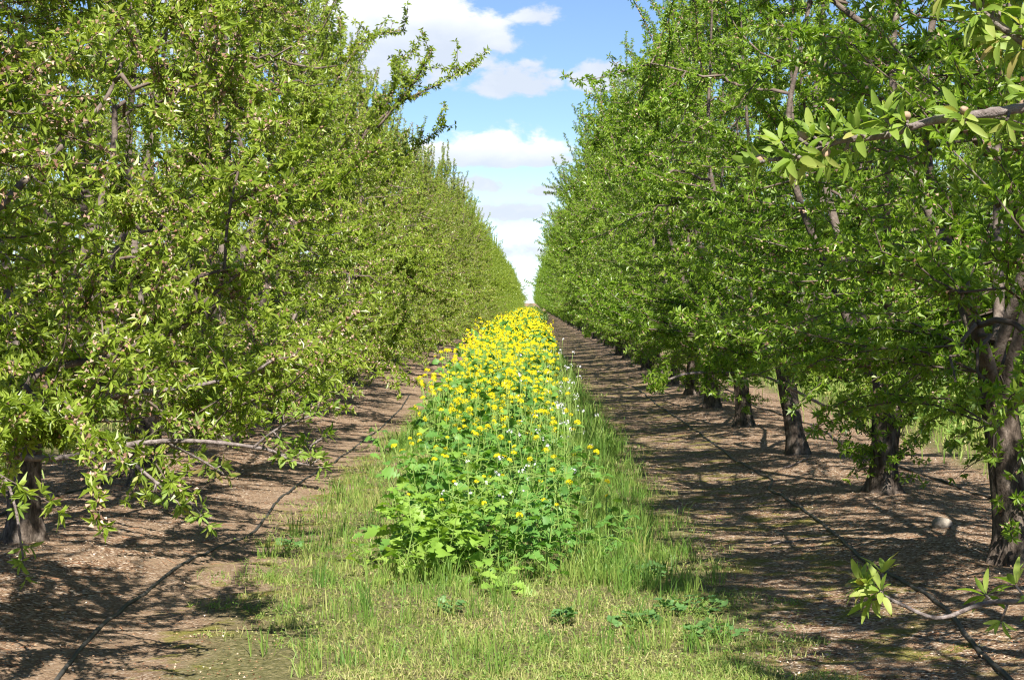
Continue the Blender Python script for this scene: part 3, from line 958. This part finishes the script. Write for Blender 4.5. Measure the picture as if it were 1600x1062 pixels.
def lobed_leaf(seed, mat, name='leaf', detail=True):
    """mustard leaf: big toothed end lobe and smaller side lobes, 1 long along +X"""
    rng = np.random.default_rng(seed)
    up = [(0.0, 0.012), (0.14, 0.02), (0.20, 0.15), (0.27, 0.04), (0.36, 0.24), (0.44, 0.08), (0.53, 0.34), (0.62, 0.22), (0.70, 0.36), (0.79, 0.17), (0.86, 0.22), (0.93, 0.08), (1.0, 0.0)] if detail else \
         [(0.0, 0.012), (0.2, 0.08), (0.4, 0.15), (0.55, 0.30), (0.78, 0.24), (1.0, 0.0)]
    bend = rng.uniform(0.12, 0.42)
    cup = rng.uniform(0.1, 0.4)
    V, F = [], []
    for x, w in up:
        w1, w2 = w * rng.uniform(0.85, 1.2), w * rng.uniform(0.85, 1.2)
        z = 0.10 * sin(x * 2.5) - bend * x * x
        V += [(x, -w1, z + cup * w1 + rng.normal(0, 0.018)), (x, 0, z), (x, w2, z + cup * w2 + rng.normal(0, 0.018))]
    for k in range(len(up) - 1):
        a = k * 3
        for s in (0, 1):
            F += [(a + s, a + s + 1, a + 4 + s), (a + s, a + 4 + s, a + 3 + s)]
    mb = MB()
    mb.add(V, F, rng.uniform(0.25, 0.75))
    return (np.array(V), np.array(F)) if mat is None else mb.mesh(name, mat, True)


def flower_head(seed, mat, n=20, R=0.022, petal=0.0075, name='flower_head'):
    """domed raceme of four-petalled florets"""
    rng = np.random.default_rng(seed)
    mb = MB()
    for k in range(n):
        t = (k + 0.5) / n
        ph = k * 2.4
        pol = math.acos(1 - t * 1.25)
        d = np.array([sin(pol) * cos(ph), sin(pol) * sin(ph), cos(pol) * 0.8])
        p = d * R * rng.uniform(0.8, 1.15)
        nrm = unit(d + rng.normal(0, 0.25, 3))
        a = unit(np.cross(nrm, rng.normal(size=3)))
        b = np.cross(nrm, a)
        for j in range(4):
            e = a * cos(j * pi / 2) + b * sin(j * pi / 2)
            s = np.cross(nrm, e)
            mb.add([p, p + e * petal * 0.7 + s * petal * 0.42 + nrm * 0.002, p + e * petal * 1.15 + nrm * 0.001, p + e * petal * 0.7 - s * petal * 0.42 + nrm * 0.002], [(0, 1, 2), (0, 2, 3)], rng.uniform(0.2, 1))
    return mb.mesh(name, mat)


M_LEAVES = [lobed_leaf(s, MUSTARD_LEAF) for s in range(6)]
M_LEAVES_Y = [lobed_leaf(10 + s, MUSTARD_YOUNG) for s in range(6)]
M_HEADS = [flower_head(s, YELLOW, n=(18, 22, 26)[s % 3], R=(0.020, 0.024, 0.027)[s % 3]) for s in range(5)]
R_HEADS = [flower_head(60 + s, WHITE, n=4, R=0.022, petal=0.0095) for s in range(3)]


def plant_skeleton(h, rng, branches, spread=0.22):
    """main stem and flowering side branches; returns polylines"""
    lean = rng.normal(0, 0.10, 2) * h
    main = smooth_path([(0, 0, 0), (lean[0] * 0.3, lean[1] * 0.3, h * 0.4), (lean[0] * 0.7, lean[1] * 0.7, h * 0.75), (lean[0], lean[1], h)], 3)
    out = [main]
    for k in range(branches):
        f = rng.uniform(0.35, 0.8)
        i = int(f * (len(main) - 1))
        a = rng.uniform(0, 2 * pi)
        r = spread * rng.uniform(0.4, 1.0)
        tip = main[i] + [r * cos(a), r * sin(a), h * rng.uniform(0.70, 1.04) - main[i][2]]
        c = main[i] + (tip - main[i]) * [0.8, 0.8, 0.35]
        out.append(bez(main[i], c, tip, 6)[0])
    return out


def mustard(loc, h, rng, label, group, detailed, heads, leaf_n, leaf_len, flower=M_HEADS, name='mustard_plant', cat='wildflower', leafy_top=0.75, spread=0.22, leaf_tone=None):
    root = empty(name, loc, label, cat, group, rz=rng.uniform(0, 6.28))
    sk = plant_skeleton(h, rng, max(heads - 1, 1), spread)
    mb = MB()
    for q in sk:
        tube(mb, q, np.linspace(0.0055 if q is sk[0] else 0.003, 0.0018, len(q)), 5)
    mb.build('stem', STEM, root, True)
    lv, st = MB(), MB()
    for k in range(leaf_n):
        f = rng.uniform(0.03, leafy_top) ** 0.9
        i = int(f * (len(sk[0]) - 1))
        p = sk[0][i]
        a = k * 2.4 + rng.normal(0, 0.3)
        e = rng.uniform(0.05, 0.85)
        d = np.array([cos(a) * cos(e), sin(a) * cos(e), sin(e)])
        l = leaf_len * rng.uniform(0.6, 1.25) * (1.15 - 0.55 * f)
        # leaf stalk
        p2 = p + d * l * 0.35
        n = np.array([0, -0.35, 1.0]) + rng.normal(0, 0.4, 3)
        d2 = unit(d + [0, 0, -0.3])
        m = frame_mtx(p2, d2, n, l)
        if detailed:
            link('leaf', (leaf_tone or M_LEAVES)[rng.integers(6)], root, mtx=m)
        else:
            V, F = LOW_LEAVES[rng.integers(len(LOW_LEAVES))]
            M = np.array(m)
            lv.add(V @ M[:3, :3].T + M[:3, 3], F, rng.uniform(0.2, 0.8))
        tube(st, [p, p2 * 0.5 + p * 0.5 + [0, 0, 0.005], p2 + d2 * 0.02], [0.0028, 0.0022, 0.0016], 4, caps=False)
    st.build('leaf_stalk', STEM, root, True, 'stuff')
    if not detailed:
        lv.build('foliage', MUSTARD_LEAF, root, True, 'stuff')
    for q in sk[:heads]:
        d = unit(q[-1] - q[-2] + rng.normal(0, 0.01, 3))
        m = frame_mtx(q[-1], unit(np.cross(d, rng.normal(size=3))), d, rng.uniform(0.5, 0.98))
        link('flower_head', flower[rng.integers(len(flower))], root, mtx=m)
    return root


LOW_LEAVES = [lobed_leaf(30 + s, None, detail=False) for s in range(5)]


def copy_plant(root, loc, rz, s, label, group):
    c = root.copy()
    COL.objects.link(c)
    c.location, c.rotation_euler, c.scale = loc, (0, 0, rz), (s, s, s)
    c['label'], c['group'] = label, group
    for ch in KIDS[root.name]:
        d = ch.copy()
        COL.objects.link(d)
        d.parent = c
    return c


rng = np.random.default_rng(5)
# front plants, leaf by leaf
front = []
for y0 in np.arange(13.15, 16.2, 0.20):
    w0, w1 = np.interp(y0, [13, 14, 16.2], [-0.78, -0.92, -0.78]), np.interp(y0, [13, 14, 16.2], [0.22, 0.34, 0.26])
    n = 5 if y0 < 15 else 4
    for k in range(n):
        front.append((w0 + (w1 - w0) * (k + 0.5) / n + rng.normal(0, 0.07), y0 + rng.normal(0, 0.06), y0, k if n == 5 else (0, 1, 3, 4)[k]))
G_F = 'leafy mustard plants at the near end of the flower strip'
FRONT_RANK = ['front', 'second', 'third', 'fourth', 'fifth', 'sixth', 'seventh', 'eighth', 'ninth', 'tenth', 'eleventh', 'twelfth', 'thirteenth', 'fourteenth', 'fifteenth', 'sixteenth', 'seventeenth']
FRONT_COL = ['leftmost', 'second from the left', 'in the middle', 'second from the right', 'rightmost']
for i, (x, y, yr, kc) in enumerate(front):
    h = float(strip_h(y)) * rng.uniform(0.82, 1.08)
    depth = FRONT_RANK[int(round((yr - 13.15) / 0.20))]
    sidew = FRONT_COL[kc]
    heads = int(rng.choice([0, 0, 0, 0, 1] if y < 13.9 else [0, 0, 1, 1] if y < 14.8 else [1, 1, 2, 3]))
    if x > -0.25 and 13.9 < y < 15.4 and rng.uniform() < 0.6: heads += 1
    big = x < -0.25
    lab = f'{"broad-leaved" if big else "thin-stemmed"} mustard plant in the {depth} rank of the flower strip, {sidew}'
    mustard((x, y, float(ground_z(x, y))), h, rng, lab, G_F, True, heads, 22 if big else 16, 0.152 if big else 0.125, leafy_top=0.97 if y < 15 else 0.85, leaf_tone=M_LEAVES_Y if (y < 13.75 and big) or rng.uniform() < 0.12 else M_LEAVES)
for k, (x, y, h, tone) in enumerate([(-1.02, 13.9, 0.22, 0), (-0.98, 13.2, 0.20, 1), (-0.62, 12.85, 0.24, 1), (-0.30, 12.75, 0.20, 1), (0.10, 12.85, 0.26, 0), (0.42, 13.1, 0.30, 0), (0.55, 13.7, 0.28, 0), (0.62, 14.6, 0.30, 0), (-0.15, 12.45, 0.13, 1), (-0.95, 15.6, 0.80, 0), (0.52, 15.4, 0.4, 0)]):
    where = ['at the left foot of the strip, rearmost', 'at the left foot of the strip, nearer one', 'in front of the light broad leaves, left one', 'in front of the strip, straight before its middle', 'in front of the strip, right of its middle',
             'at the right front corner of the strip', 'at the right foot of the strip in taller grass', 'in the dark grass right of the strip, nearer one', 'standing alone in the turf before the strip', 'sticking out on the left side, tall and leafy', 'in the dark grass right of the strip, farther one'][k]
    mustard((x, y, float(ground_z(x, y))), h, rng, ('tall leafy' if h > 0.5 else 'small young') + ' mustard plant ' + where, 'outlying mustard plants round the flower strip', True, 0 if k != 10 else 2, 9 if h < 0.5 else 18, 0.12, leafy_top=0.98,
            leaf_tone=M_LEAVES_Y if tone else M_LEAVES, spread=0.1)
# plants further up: eight originals, then copies
G_M = 'yellow-flowering mustard plants crowding the flower strip'
def zone(x, y):
    side = 'along the left fringe' if x < -0.5 else 'along the right fringe' if x > -0.06 else 'down the middle'
    dep = ('where the bloom begins' if y < 18.5 else 'just beyond where the bloom begins' if y < 21.5 else 'halfway up the band' if y < 24.5 else 'far up the band')
    return f'yellow-flowering mustard plant {side} of the strip, {dep}', f'yellow mustard plants {side} of the strip, {dep}'


protos = []
spots = []
y = 16.3
while len(spots) < 215:
    n = 5
    for k in range(n):
        x = -0.27 + (-0.46 + 0.86 * (k + 0.5) / n) + rng.normal(0, 0.05)
        spots.append((x, y + rng.normal(0, 0.07)))
    y += 0.26
for i, (x, yy) in enumerate(spots):
    z = float(ground_z(x, yy))
    if i < 12:
        p = mustard((x, yy, z), 1.06 * rng.uniform(0.92, 1.08), rng, *zone(x, yy), False, int(rng.integers(3, 6) if i < 6 else rng.integers(4, 8)), 22, 0.135, leafy_top=0.96, spread=0.17)
        protos.append(p)
    else:
        copy_plant(protos[rng.integers(0, 6) if rng.uniform() < np.interp(yy, [16, 20], [0.85, 0.1]) else rng.integers(6, 12)], (x, yy, z), rng.uniform(0, 6.28), float(strip_h(yy)) / 1.06 * rng.uniform(0.86, 1.1), *zone(x, yy))
y_far = y
# wild radish, pale flowers on thin stems
G_W = 'pale-flowered wild radish plants in the strip'
wr = [(-0.22, 13.3, 0.62), (-0.38, 13.5, 0.66), (0.05, 13.7, 0.75), (0.0, 14.2, 0.8), (0.22, 14.6, 0.85), (0.16, 15.2, 0.92), (0.28, 15.8, 0.95), (0.24, 16.6, 1.05), (0.2, 17.4, 1.1), (0.3, 18.2, 1.1), (0.05, 16.2, 1.08),
      (0.33, 19.3, 1.1), (0.12, 19.8, 1.18), (0.28, 22.0, 1.15), (-0.2, 18.6, 1.2), (0.36, 16.0, 0.85), (0.3, 26.5, 1.2), (0.32, 27.2, 1.2)]
for x, y, h in wr:
    lab = ('white-flowered wild radish with thin stems in front of the mustard leaves' if y < 14.0 else 'pale-flowered wild radish on the right side of the strip among the nearer yellow blooms' if y < 20
           else 'pale-flowered wild radish farther up the right side of the flower strip')
    mustard((x, y, float(ground_z(x, y))), h, rng, lab, G_W, False, 5, 7, 0.10, flower=R_HEADS, name='wild_radish_plant', leafy_top=0.5, spread=0.2)

def far_mustard():
    """the strip beyond the plants one can tell apart"""
    rng = np.random.default_rng(9)
    lv, fl = MB(), MB()
    y = y_far
    V0, F0 = LOW_LEAVES[0]
    pos = []
    while y < 150:
        n = 5 if y < 60 else 4
        for k in range(n):
            pos.append((-0.30 + (-0.5 + (k + 0.5) / n) * 0.92 + rng.normal(0, 0.06), y + rng.normal(0, 0.1), y))
        y += 0.28 if y < 50 else 0.5
    pos = np.array(pos)
    n = len(pos)
    h = 1.16 * rng.uniform(0.85, 1.1, n)
    gz = ground_z(pos[:, 0], pos[:, 1])
    # foliage: loose quads up the stem
    k = 14
    P = np.repeat(np.stack([pos[:, 0], pos[:, 1], gz], 1), k, 0)
    P[:, :2] += rng.normal(0, 0.09, (n * k, 2))
    P[:, 2] += np.repeat(h, k) * rng.uniform(0.25, 1.0, n * k)
    rosettes(lv, P, unit(rng.normal(0, 0.6, P.shape) + [0, 0, 0.8]), 1, 0.15, 0.09, rng)
    # flower heads
    kf = 7
    P = np.repeat(np.stack([pos[:, 0], pos[:, 1], gz], 1), kf, 0)
    P[:, :2] += rng.normal(0, 0.13, (n * kf, 2))
    P[:, 2] += np.repeat(h, kf) * rng.uniform(0.72, 1.06, n * kf)
    kk = 4
    Q = np.repeat(P, kk, 0) + rng.normal(0, 0.017, (n * kf * kk, 3))
    rosettes(fl, Q, unit(rng.normal(0, 0.5, Q.shape) + [0, -0.3, 1.0]), 1, 0.037, 0.033, rng, spread=(0.8, 1.5))
    root = empty('mustard_strip', (0, y_far, 0), 'dense band of yellow mustard bloom running to the far end between the rows', 'wildflowers')
    root['kind'] = 'stuff'
    root.location = (0, 0, 0)
    lv.build('foliage', MUSTARD_LEAF, root, False, 'stuff')
    fl.build('bloom', YELLOW, root, False, 'stuff')


far_mustard()


# ------------------------------------------------------------------ grass and low weeds
def blades(mb, x, y, h, w, rng, tone, lean=0.35):
    n = len(x)
    base = np.stack([x, y, ground_z(x, y) - 0.004], 1)
    a = rng.uniform(0, 2 * pi, n)
    d = np.stack([np.cos(a), np.sin(a), np.zeros(n)], 1)
    fa = rng.uniform(0, 2 * pi, n)
    s = np.stack([np.cos(fa), np.sin(fa), np.zeros(n)], 1)
    ln = (np.abs(rng.normal(0, lean, n)) + 0.08)[:, None]
    hh, ww = h[:, None], w[:, None]
    mid = base + np.array([0, 0, 0.58]) * hh + d * hh * ln * 0.35
    tip = base + np.array([0, 0, 0.96]) * hh * (1 - 0.25 * np.minimum(ln, 1)) + d * hh * ln
    V = np.stack([base - s * ww * 0.5, base + s * ww * 0.5, mid - s * ww * 0.42, mid + s * ww * 0.42, tip], 1)
    i = np.arange(n)[:, None] * 5
    F = np.concatenate([i + np.array(t) for t in ((0, 1, 3), (0, 3, 2), (2, 3, 4))])
    mb.add(V.reshape(-1, 3), F, np.repeat(np.clip(tone, 0, 1), 5))


def build_grass():
    rng = np.random.default_rng(31)
    mb = MB()

    def left_edge(y):
        return np.interp(y, [9, 9.8, 10.8, 13, 15, 19, 26, 40], [-0.40, -0.72, -1.20, -1.62, -1.75, -1.72, -1.65, -1.5]) + 0.16 * vnoise(y * 1.3, y * 0.4, 2) + 0.10 * np.sin(y * 5.1)

    def right_edge(y):
        return np.interp(y, [9, 11, 14, 20, 40], [1.12, 1.12, 1.05, 0.95, 0.95]) + 0.12 * vnoise(y * 1.1, y * 0.7, 6) + 0.07 * np.sin(y * 4.3)

    # short turf
    n = 125000
    y = 9.2 + (60 - 9.2) * rng.uniform(size=n) ** 2.1
    x = rng.uniform(-2.1, 1.5, n)
    edge = np.minimum(x - left_edge(y), right_edge(y) - x)
    patch = vnoise(x * 1.4, y * 1.2, 1) * 0.5 + 0.5 * vnoise(x * 3.9, y * 3.5, 4)
    keep = (rng.uniform(size=n) < np.clip(0.50 + 1.5 * edge + 0.95 * patch, 0.02, 1)) & (edge > -0.28)
    inner = (x > -0.85) & (x < 0.3) & (y > 13.4)
    keep &= ~(inner & (rng.uniform(size=n) < 0.8))
    x, y, patch = x[keep], y[keep], patch[keep]
    dry = 0.64 + 0.22 * vnoise(x * 0.9, y * 0.8, 8) + 0.10 * (y < 12.5)
    h = rng.uniform(0.018, 0.065, len(x)) * (1 + 0.6 * patch)
    blades(mb, x, y, h, rng.uniform(0.0022, 0.0048, len(x)) * (1 + np.maximum(y - 14, 0) / 16), rng, rng.normal(dry, 0.2), 0.9)
    sel = rng.uniform(size=len(x)) < 0.22                       # small broad leaves between the blades
    Pb = np.stack([x, y, ground_z(x, y) + 0.012], 1)[sel]
    rosettes(mb, Pb, unit(rng.normal(0, 0.3, Pb.shape) + [0, 0, 1.0]), 2, 0.022, 0.013, rng, spread=(0.9, 1.5))
    # tall tufts: along both sides of the flowers and scattered in the turf
    tx, ty, th = [], [], []
    for _ in range(120):                                      # left verge
        yy = rng.uniform(13.6, 30) if rng.uniform() < 0.85 else rng.uniform(10.6, 14)
        xx = left_edge(yy) + abs(rng.normal(0.1, 0.28)) + 0.05
        if xx < -0.5: tx.append(xx); ty.append(yy); th.append(rng.uniform(0.07, 0.17) + 0.08 * (14.5 < yy < 19))
    for _ in range(480):                                      # right verge, taller
        yy = rng.uniform(12.3, 30) if rng.uniform() < 0.8 else rng.uniform(30, 60)
        xx = rng.beta(1.2, 1.5) * 0.85 + 0.22 if yy > 12.8 else rng.uniform(0.5, 1.0)
        tx.append(xx); ty.append(yy); th.append(rng.choice([0.12, 0.18, 0.30]) * rng.uniform(0.7, 1.2) * (1.0 if xx < 0.8 else 0.7))
    for _ in range(70):
        tx.append(rng.uniform(-1.3, 1.05)); ty.append(rng.uniform(9.7, 13.2)); th.append(rng.uniform(0.08, 0.22))
    for _ in range(40):                                       # under the front plants
        tx.append(rng.uniform(-0.9, 0.5)); ty.append(rng.uniform(12.7, 13.4)); th.append(rng.uniform(0.10, 0.24))
    tx, ty, th = map(np.array, (tx, ty, th))
    nb = rng.integers(9, 34, len(tx))
    idx = np.repeat(np.arange(len(tx)), nb)
    px = tx[idx] + rng.normal(0, 0.035, len(idx))
    py = ty[idx] + rng.normal(0, 0.035, len(idx))
    hh = th[idx] * rng.uniform(0.5, 1.15, len(idx))
    tone = (rng.normal(0.42, 0.16, len(tx)) - 0.12 * (tx > 0.3))[idx] + rng.normal(0, 0.10, len(idx))
    blades(mb, px, py, hh, rng.uniform(0.0035, 0.0075, len(idx)), rng, tone, 0.38)
    # far verges up to the end of the rows
    n = 17000
    y = 24 + 380 * rng.uniform(size=n) ** 2.2
    x = np.where(y > 145, rng.uniform(-1.5, 1.0, n), np.where(rng.uniform(size=n) < 0.5, rng.uniform(-1.55, -0.7, n), rng.uniform(0.2, 0.95, n)))
    blades(mb, x, y, rng.uniform(0.10, 0.30, n) + 0.8 * (y > 145), rng.uniform(0.008, 0.016, n) * (1 + 4 * (y > 145)), rng, rng.normal(0.3, 0.15, n), 0.4)
    tag(mb.build('grass', GRASS), kind='stuff')
    # weeds in the two neighbouring alleys
    for name, c, y0, y1 in (('weed_strip', STRIPS[2], 15, 75), ('weed_strip', STRIPS[0], 15, 75)):
        w = MB()
        n = 12000
        y = y0 + (y1 - y0) * rng.uniform(size=n) ** 1.5
        x = c + rng.normal(0, 0.62, n)
        hmax = 0.30 + 0.42 * np.exp(-((x - c) / 0.6) ** 2) * (1 + 0.4 * vnoise(x, y * 0.8, 3))
        blades(w, x, y, hmax * rng.uniform(0.4, 1.1, n), rng.uniform(0.008, 0.018, n), rng, rng.normal(0.5, 0.16, n), 0.4)
        m = 4000
        y = y0 + (y1 - y0) * rng.uniform(size=m) ** 1.5
        x = c + rng.normal(0, 0.5, m)
        P = np.stack([x, y, ground_z(x, y) + rng.uniform(0.1, 0.75, m) * (0.6 + 0.4 * vnoise(x, y, 5))], 1)
        rosettes(w, P, unit(rng.normal(0, 0.5, P.shape) + [0, 0, 1.0]), 3, 0.12, 0.05, rng)
        tag(w.build(name, GRASS), kind='stuff')


build_grass()


# low mallow clumps in the turf
def round_leaf(seed):
    rng = np.random.default_rng(seed)
    mb = MB()
    V, F = [(0.0, 0, 0)], []
    n = 16
    for k in range(n):
        a = -2.75 + 5.5 * k / (n - 1)
        r = 0.5 * (1 + 0.13 * cos(a * 5.5)) * rng.uniform(0.95, 1.05)
        V.append((0.08 + r * cos(a), r * sin(a), 0.16 * r * r * 2 + 0.05 * cos(a * 5.5) + rng.normal(0, 0.01)))
    for k in range(n - 1):
        F.append((0, k + 1, k + 2))
    mb.add(V, F, rng.uniform(0.2, 0.8))
    return mb.mesh('leaf', MALLOW, True)


MAL = [round_leaf(s) for s in range(4)]
rng = np.random.default_rng(41)
mallow_at = [(1080, 955, 0.22, 'largest dark mallow clump lying in the turf at lower right of the flower strip'), (1000, 985, 0.16, 'low mallow clump in the turf left of the largest dark one'),
             (1115, 1000, 0.16, 'low mallow clump at the bottom, just below the largest dark one'), (1010, 905, 0.15, 'small mallow clump in the turf below the tall dark grass'),
             (945, 860, 0.15, 'mallow clump against the right foot of the mustard plants'), (880, 975, 0.07, 'tiny mallow seedling with upright leaf in the middle of the turf'),
             (700, 960, 0.08, 'tiny mallow seedling in the turf straight before the broad mustard leaves'), (450, 860, 0.08, 'small mallow seedling at the left fringe of the turf')]
for px, py, R, lab in mallow_at:
    d = FPX * EYE / (py - VY)
    x = (px - VX) * d / FPX
    root = empty('mallow_plant', (x, d, float(ground_z(x, d))), lab, 'weed', 'low mallow plants in the turf')
    n = int(4 + 190 * R)
    st = MB()
    for k in range(n):
        a, r = rng.uniform(0, 6.28), R * math.sqrt(rng.uniform(0.02, 1))
        p = np.array([r * cos(a), r * sin(a), rng.uniform(0.02, 0.065) + 0.03 * (1 - r / R)])
        tube(st, [(p[0] * 0.2, p[1] * 0.2, 0), p * [0.8, 0.8, 0.7], p], [0.002, 0.0016, 0.0012], 4, caps=False)
        link('leaf', MAL[rng.integers(4)], root, mtx=frame_mtx(p, (cos(a), sin(a), rng.normal(0, 0.2)), np.array([0, 0, 1.0]) + rng.normal(0, 0.35, 3), rng.uniform(0.032, 0.062)))
    st.build('leaf_stalk', STEM, root, True, 'stuff')


# ------------------------------------------------------------------ litter, hoses, stone, sticks
def build_litter():
    rng = np.random.default_rng(51)
    mb = MB()
    n = 78000
    y = 9.2 + 26 * rng.uniform(size=n) ** 1.7
    x = np.where(rng.uniform(size=n) < 0.5, rng.uniform(-5.2, -1.2, n), rng.uniform(0.95, 5.4, n))
    k = rng.uniform(size=n) < (0.5 + 0.6 * vnoise(x * 1.6, y * 1.3, 12)) * (1 - 0.7 * np.exp(-((x + 1.95) / 0.5) ** 2))
    x, y = x[k], y[k]
    n = len(x)
    P = np.stack([x, y, ground_z(x, y) + 0.003], 1)
    rosettes(mb, P, unit(rng.normal(0, 0.25, P.shape) + [0, 0, 1.0]), 1, 0.015, 0.010, rng, spread=(1.2, 1.55), curl=0.05)
    mb.r = [np.repeat(rng.uniform(0, 1, n) ** 1.15, 4)]
    m = 420                                                    # short dead twigs
    y = 9.5 + 22 * rng.uniform(size=m) ** 1.4
    x = np.where(rng.uniform(size=m) < 0.5, rng.uniform(-4.2, -1.9, m), rng.uniform(1.4, 4.2, m))
    a, l = rng.uniform(0, 2 * pi, m), rng.uniform(0.04, 0.20, m)
    A = np.stack([x, y, np.zeros(m)], 1)
    B = A + np.stack([l * np.cos(a), l * np.sin(a), np.zeros(m)], 1)
    C = bez(A, (A + B) / 2 + rng.normal(0, 0.014, A.shape), B, 4)
    C[..., 2] = ground_z(C[..., 0], C[..., 1]) + 0.006
    tubes3(mb, C, rng.uniform(0.0018, 0.0045, m), np.full(m, 0.0015), rng.uniform(0.2, 0.85))
    tag(mb.build('fallen_blossom_litter', CHIP), kind='stuff')


build_litter()


def ground_path(pts, lift):
    q = smooth_path([(x, y, 0) for x, y in pts], 8)
    q[:, 2] = ground_z(q[:, 0], q[:, 1]) + lift
    return q


def hose(pts, r, label):
    mb = MB()
    q = ground_path(pts, r * 0.6)
    tube(mb, q, r, 8)
    return tag(mb.build('irrigation_hose', HOSE, smooth=True), label, 'hose', 'black drip irrigation hoses on the soil')


def wig(x0, y0, y1, step, amp, seed):
    rng = np.random.default_rng(seed)
    return [(x0 + rng.normal(0, amp), y) for y in np.arange(y0, y1, step)]


hose([(-2.02, 7.0), (-2.0, 8.8), (-2.08, 9.68), (-2.17, 11.0), (-2.18, 12.0), (-2.17, 13.95), (-2.0, 15.7), (-2.10, 18.2), (-2.1, 19.9)] + wig(-2.05, 24, 40, 5, 0.08, 1), 0.0105,
     'black hose curving along the sunlit bare path on the left')
hose([(1.95, 7.0), (2.03, 9.68), (2.10, 10.8), (2.14, 11.55), (2.10, 12.4), (2.06, 13.8), (2.08, 15.26), (2.06, 17.4), (2.02, 18.7), (2.15, 19.8), (2.07, 21.6), (2.04, 26.1)] + wig(2.0, 30, 46, 5, 0.08, 2), 0.0115,
     'black hose winding over the shaded ground on the right, under the dangling twig')
hose([(4.0, 12.0), (3.9, 15.5), (3.82, 18.1), (3.57, 21.6), (3.5, 25.0)] + wig(3.55, 29, 80, 5, 0.06, 3), 0.0125, 'black hose behind the right-hand trunks on brighter soil')
hose([(-4.1, 11.0), (-4.0, 14.5), (-3.88, 17.4), (-3.68, 20.5), (-3.9, 25.0)] + wig(-3.9, 29, 80, 5, 0.06, 4), 0.0125, 'black hose in the shade behind the left-hand trunk')


def stone(loc, s, seed, label, group=None):
    rng = np.random.default_rng(seed)
    n, m = 9, 12
    V, F = [], []
    for i in range(n + 1):
        for j in range(m):
            a, b = pi * i / n, 2 * pi * j / m
            d = np.array([sin(a) * cos(b), sin(a) * sin(b), cos(a)])
            r = 1 + 0.16 * vnoise(d[0] * 2 + seed, d[1] * 2 + d[2] * 2, seed) + rng.normal(0, 0.015)
            V.append(d * r * s)
    for i in range(n):
        for j in range(m):
            a, b = i * m + j, i * m + (j + 1) % m
            F += [(a, a + m, b + m), (a, b + m, b)]
    mb = MB()
    mb.add(V, F)
    o = mb.build('stone', STONE, smooth=True)
    o.location = loc
    return tag(o, label, 'stone', group)


stone((2.80, 15.05, float(ground_z(2.80, 15.05)) + 0.025), np.array([0.072, 0.05, 0.045]), 2, 'tan fist-sized stone on the shaded soil left of the rightmost trunk')


def stick(pts, r, label):
    mb = MB()
    q = ground_path(pts, r + 0.004)
    tube(mb, q, np.linspace(r, r * 0.4, len(q)), 6)
    tag(mb.build('fallen_twig', TWIG, smooth=True), label, 'twig', 'fallen twigs on the soil')


stick([(1.62, 14.85), (1.8, 14.9), (1.98, 14.95), (2.1, 15.0)], 0.006, 'straight pale twig lying left of the right-hand hose')
stick([(2.35, 20.6), (2.5, 20.9), (2.68, 21.5), (2.75, 21.9)], 0.008, 'crooked pale twig lying before the sunlit third trunk')
stick([(3.1, 19.2), (3.2, 19.8), (3.22, 20.4)], 0.007, 'short dry twig on the soil beside the low-forked trunk')
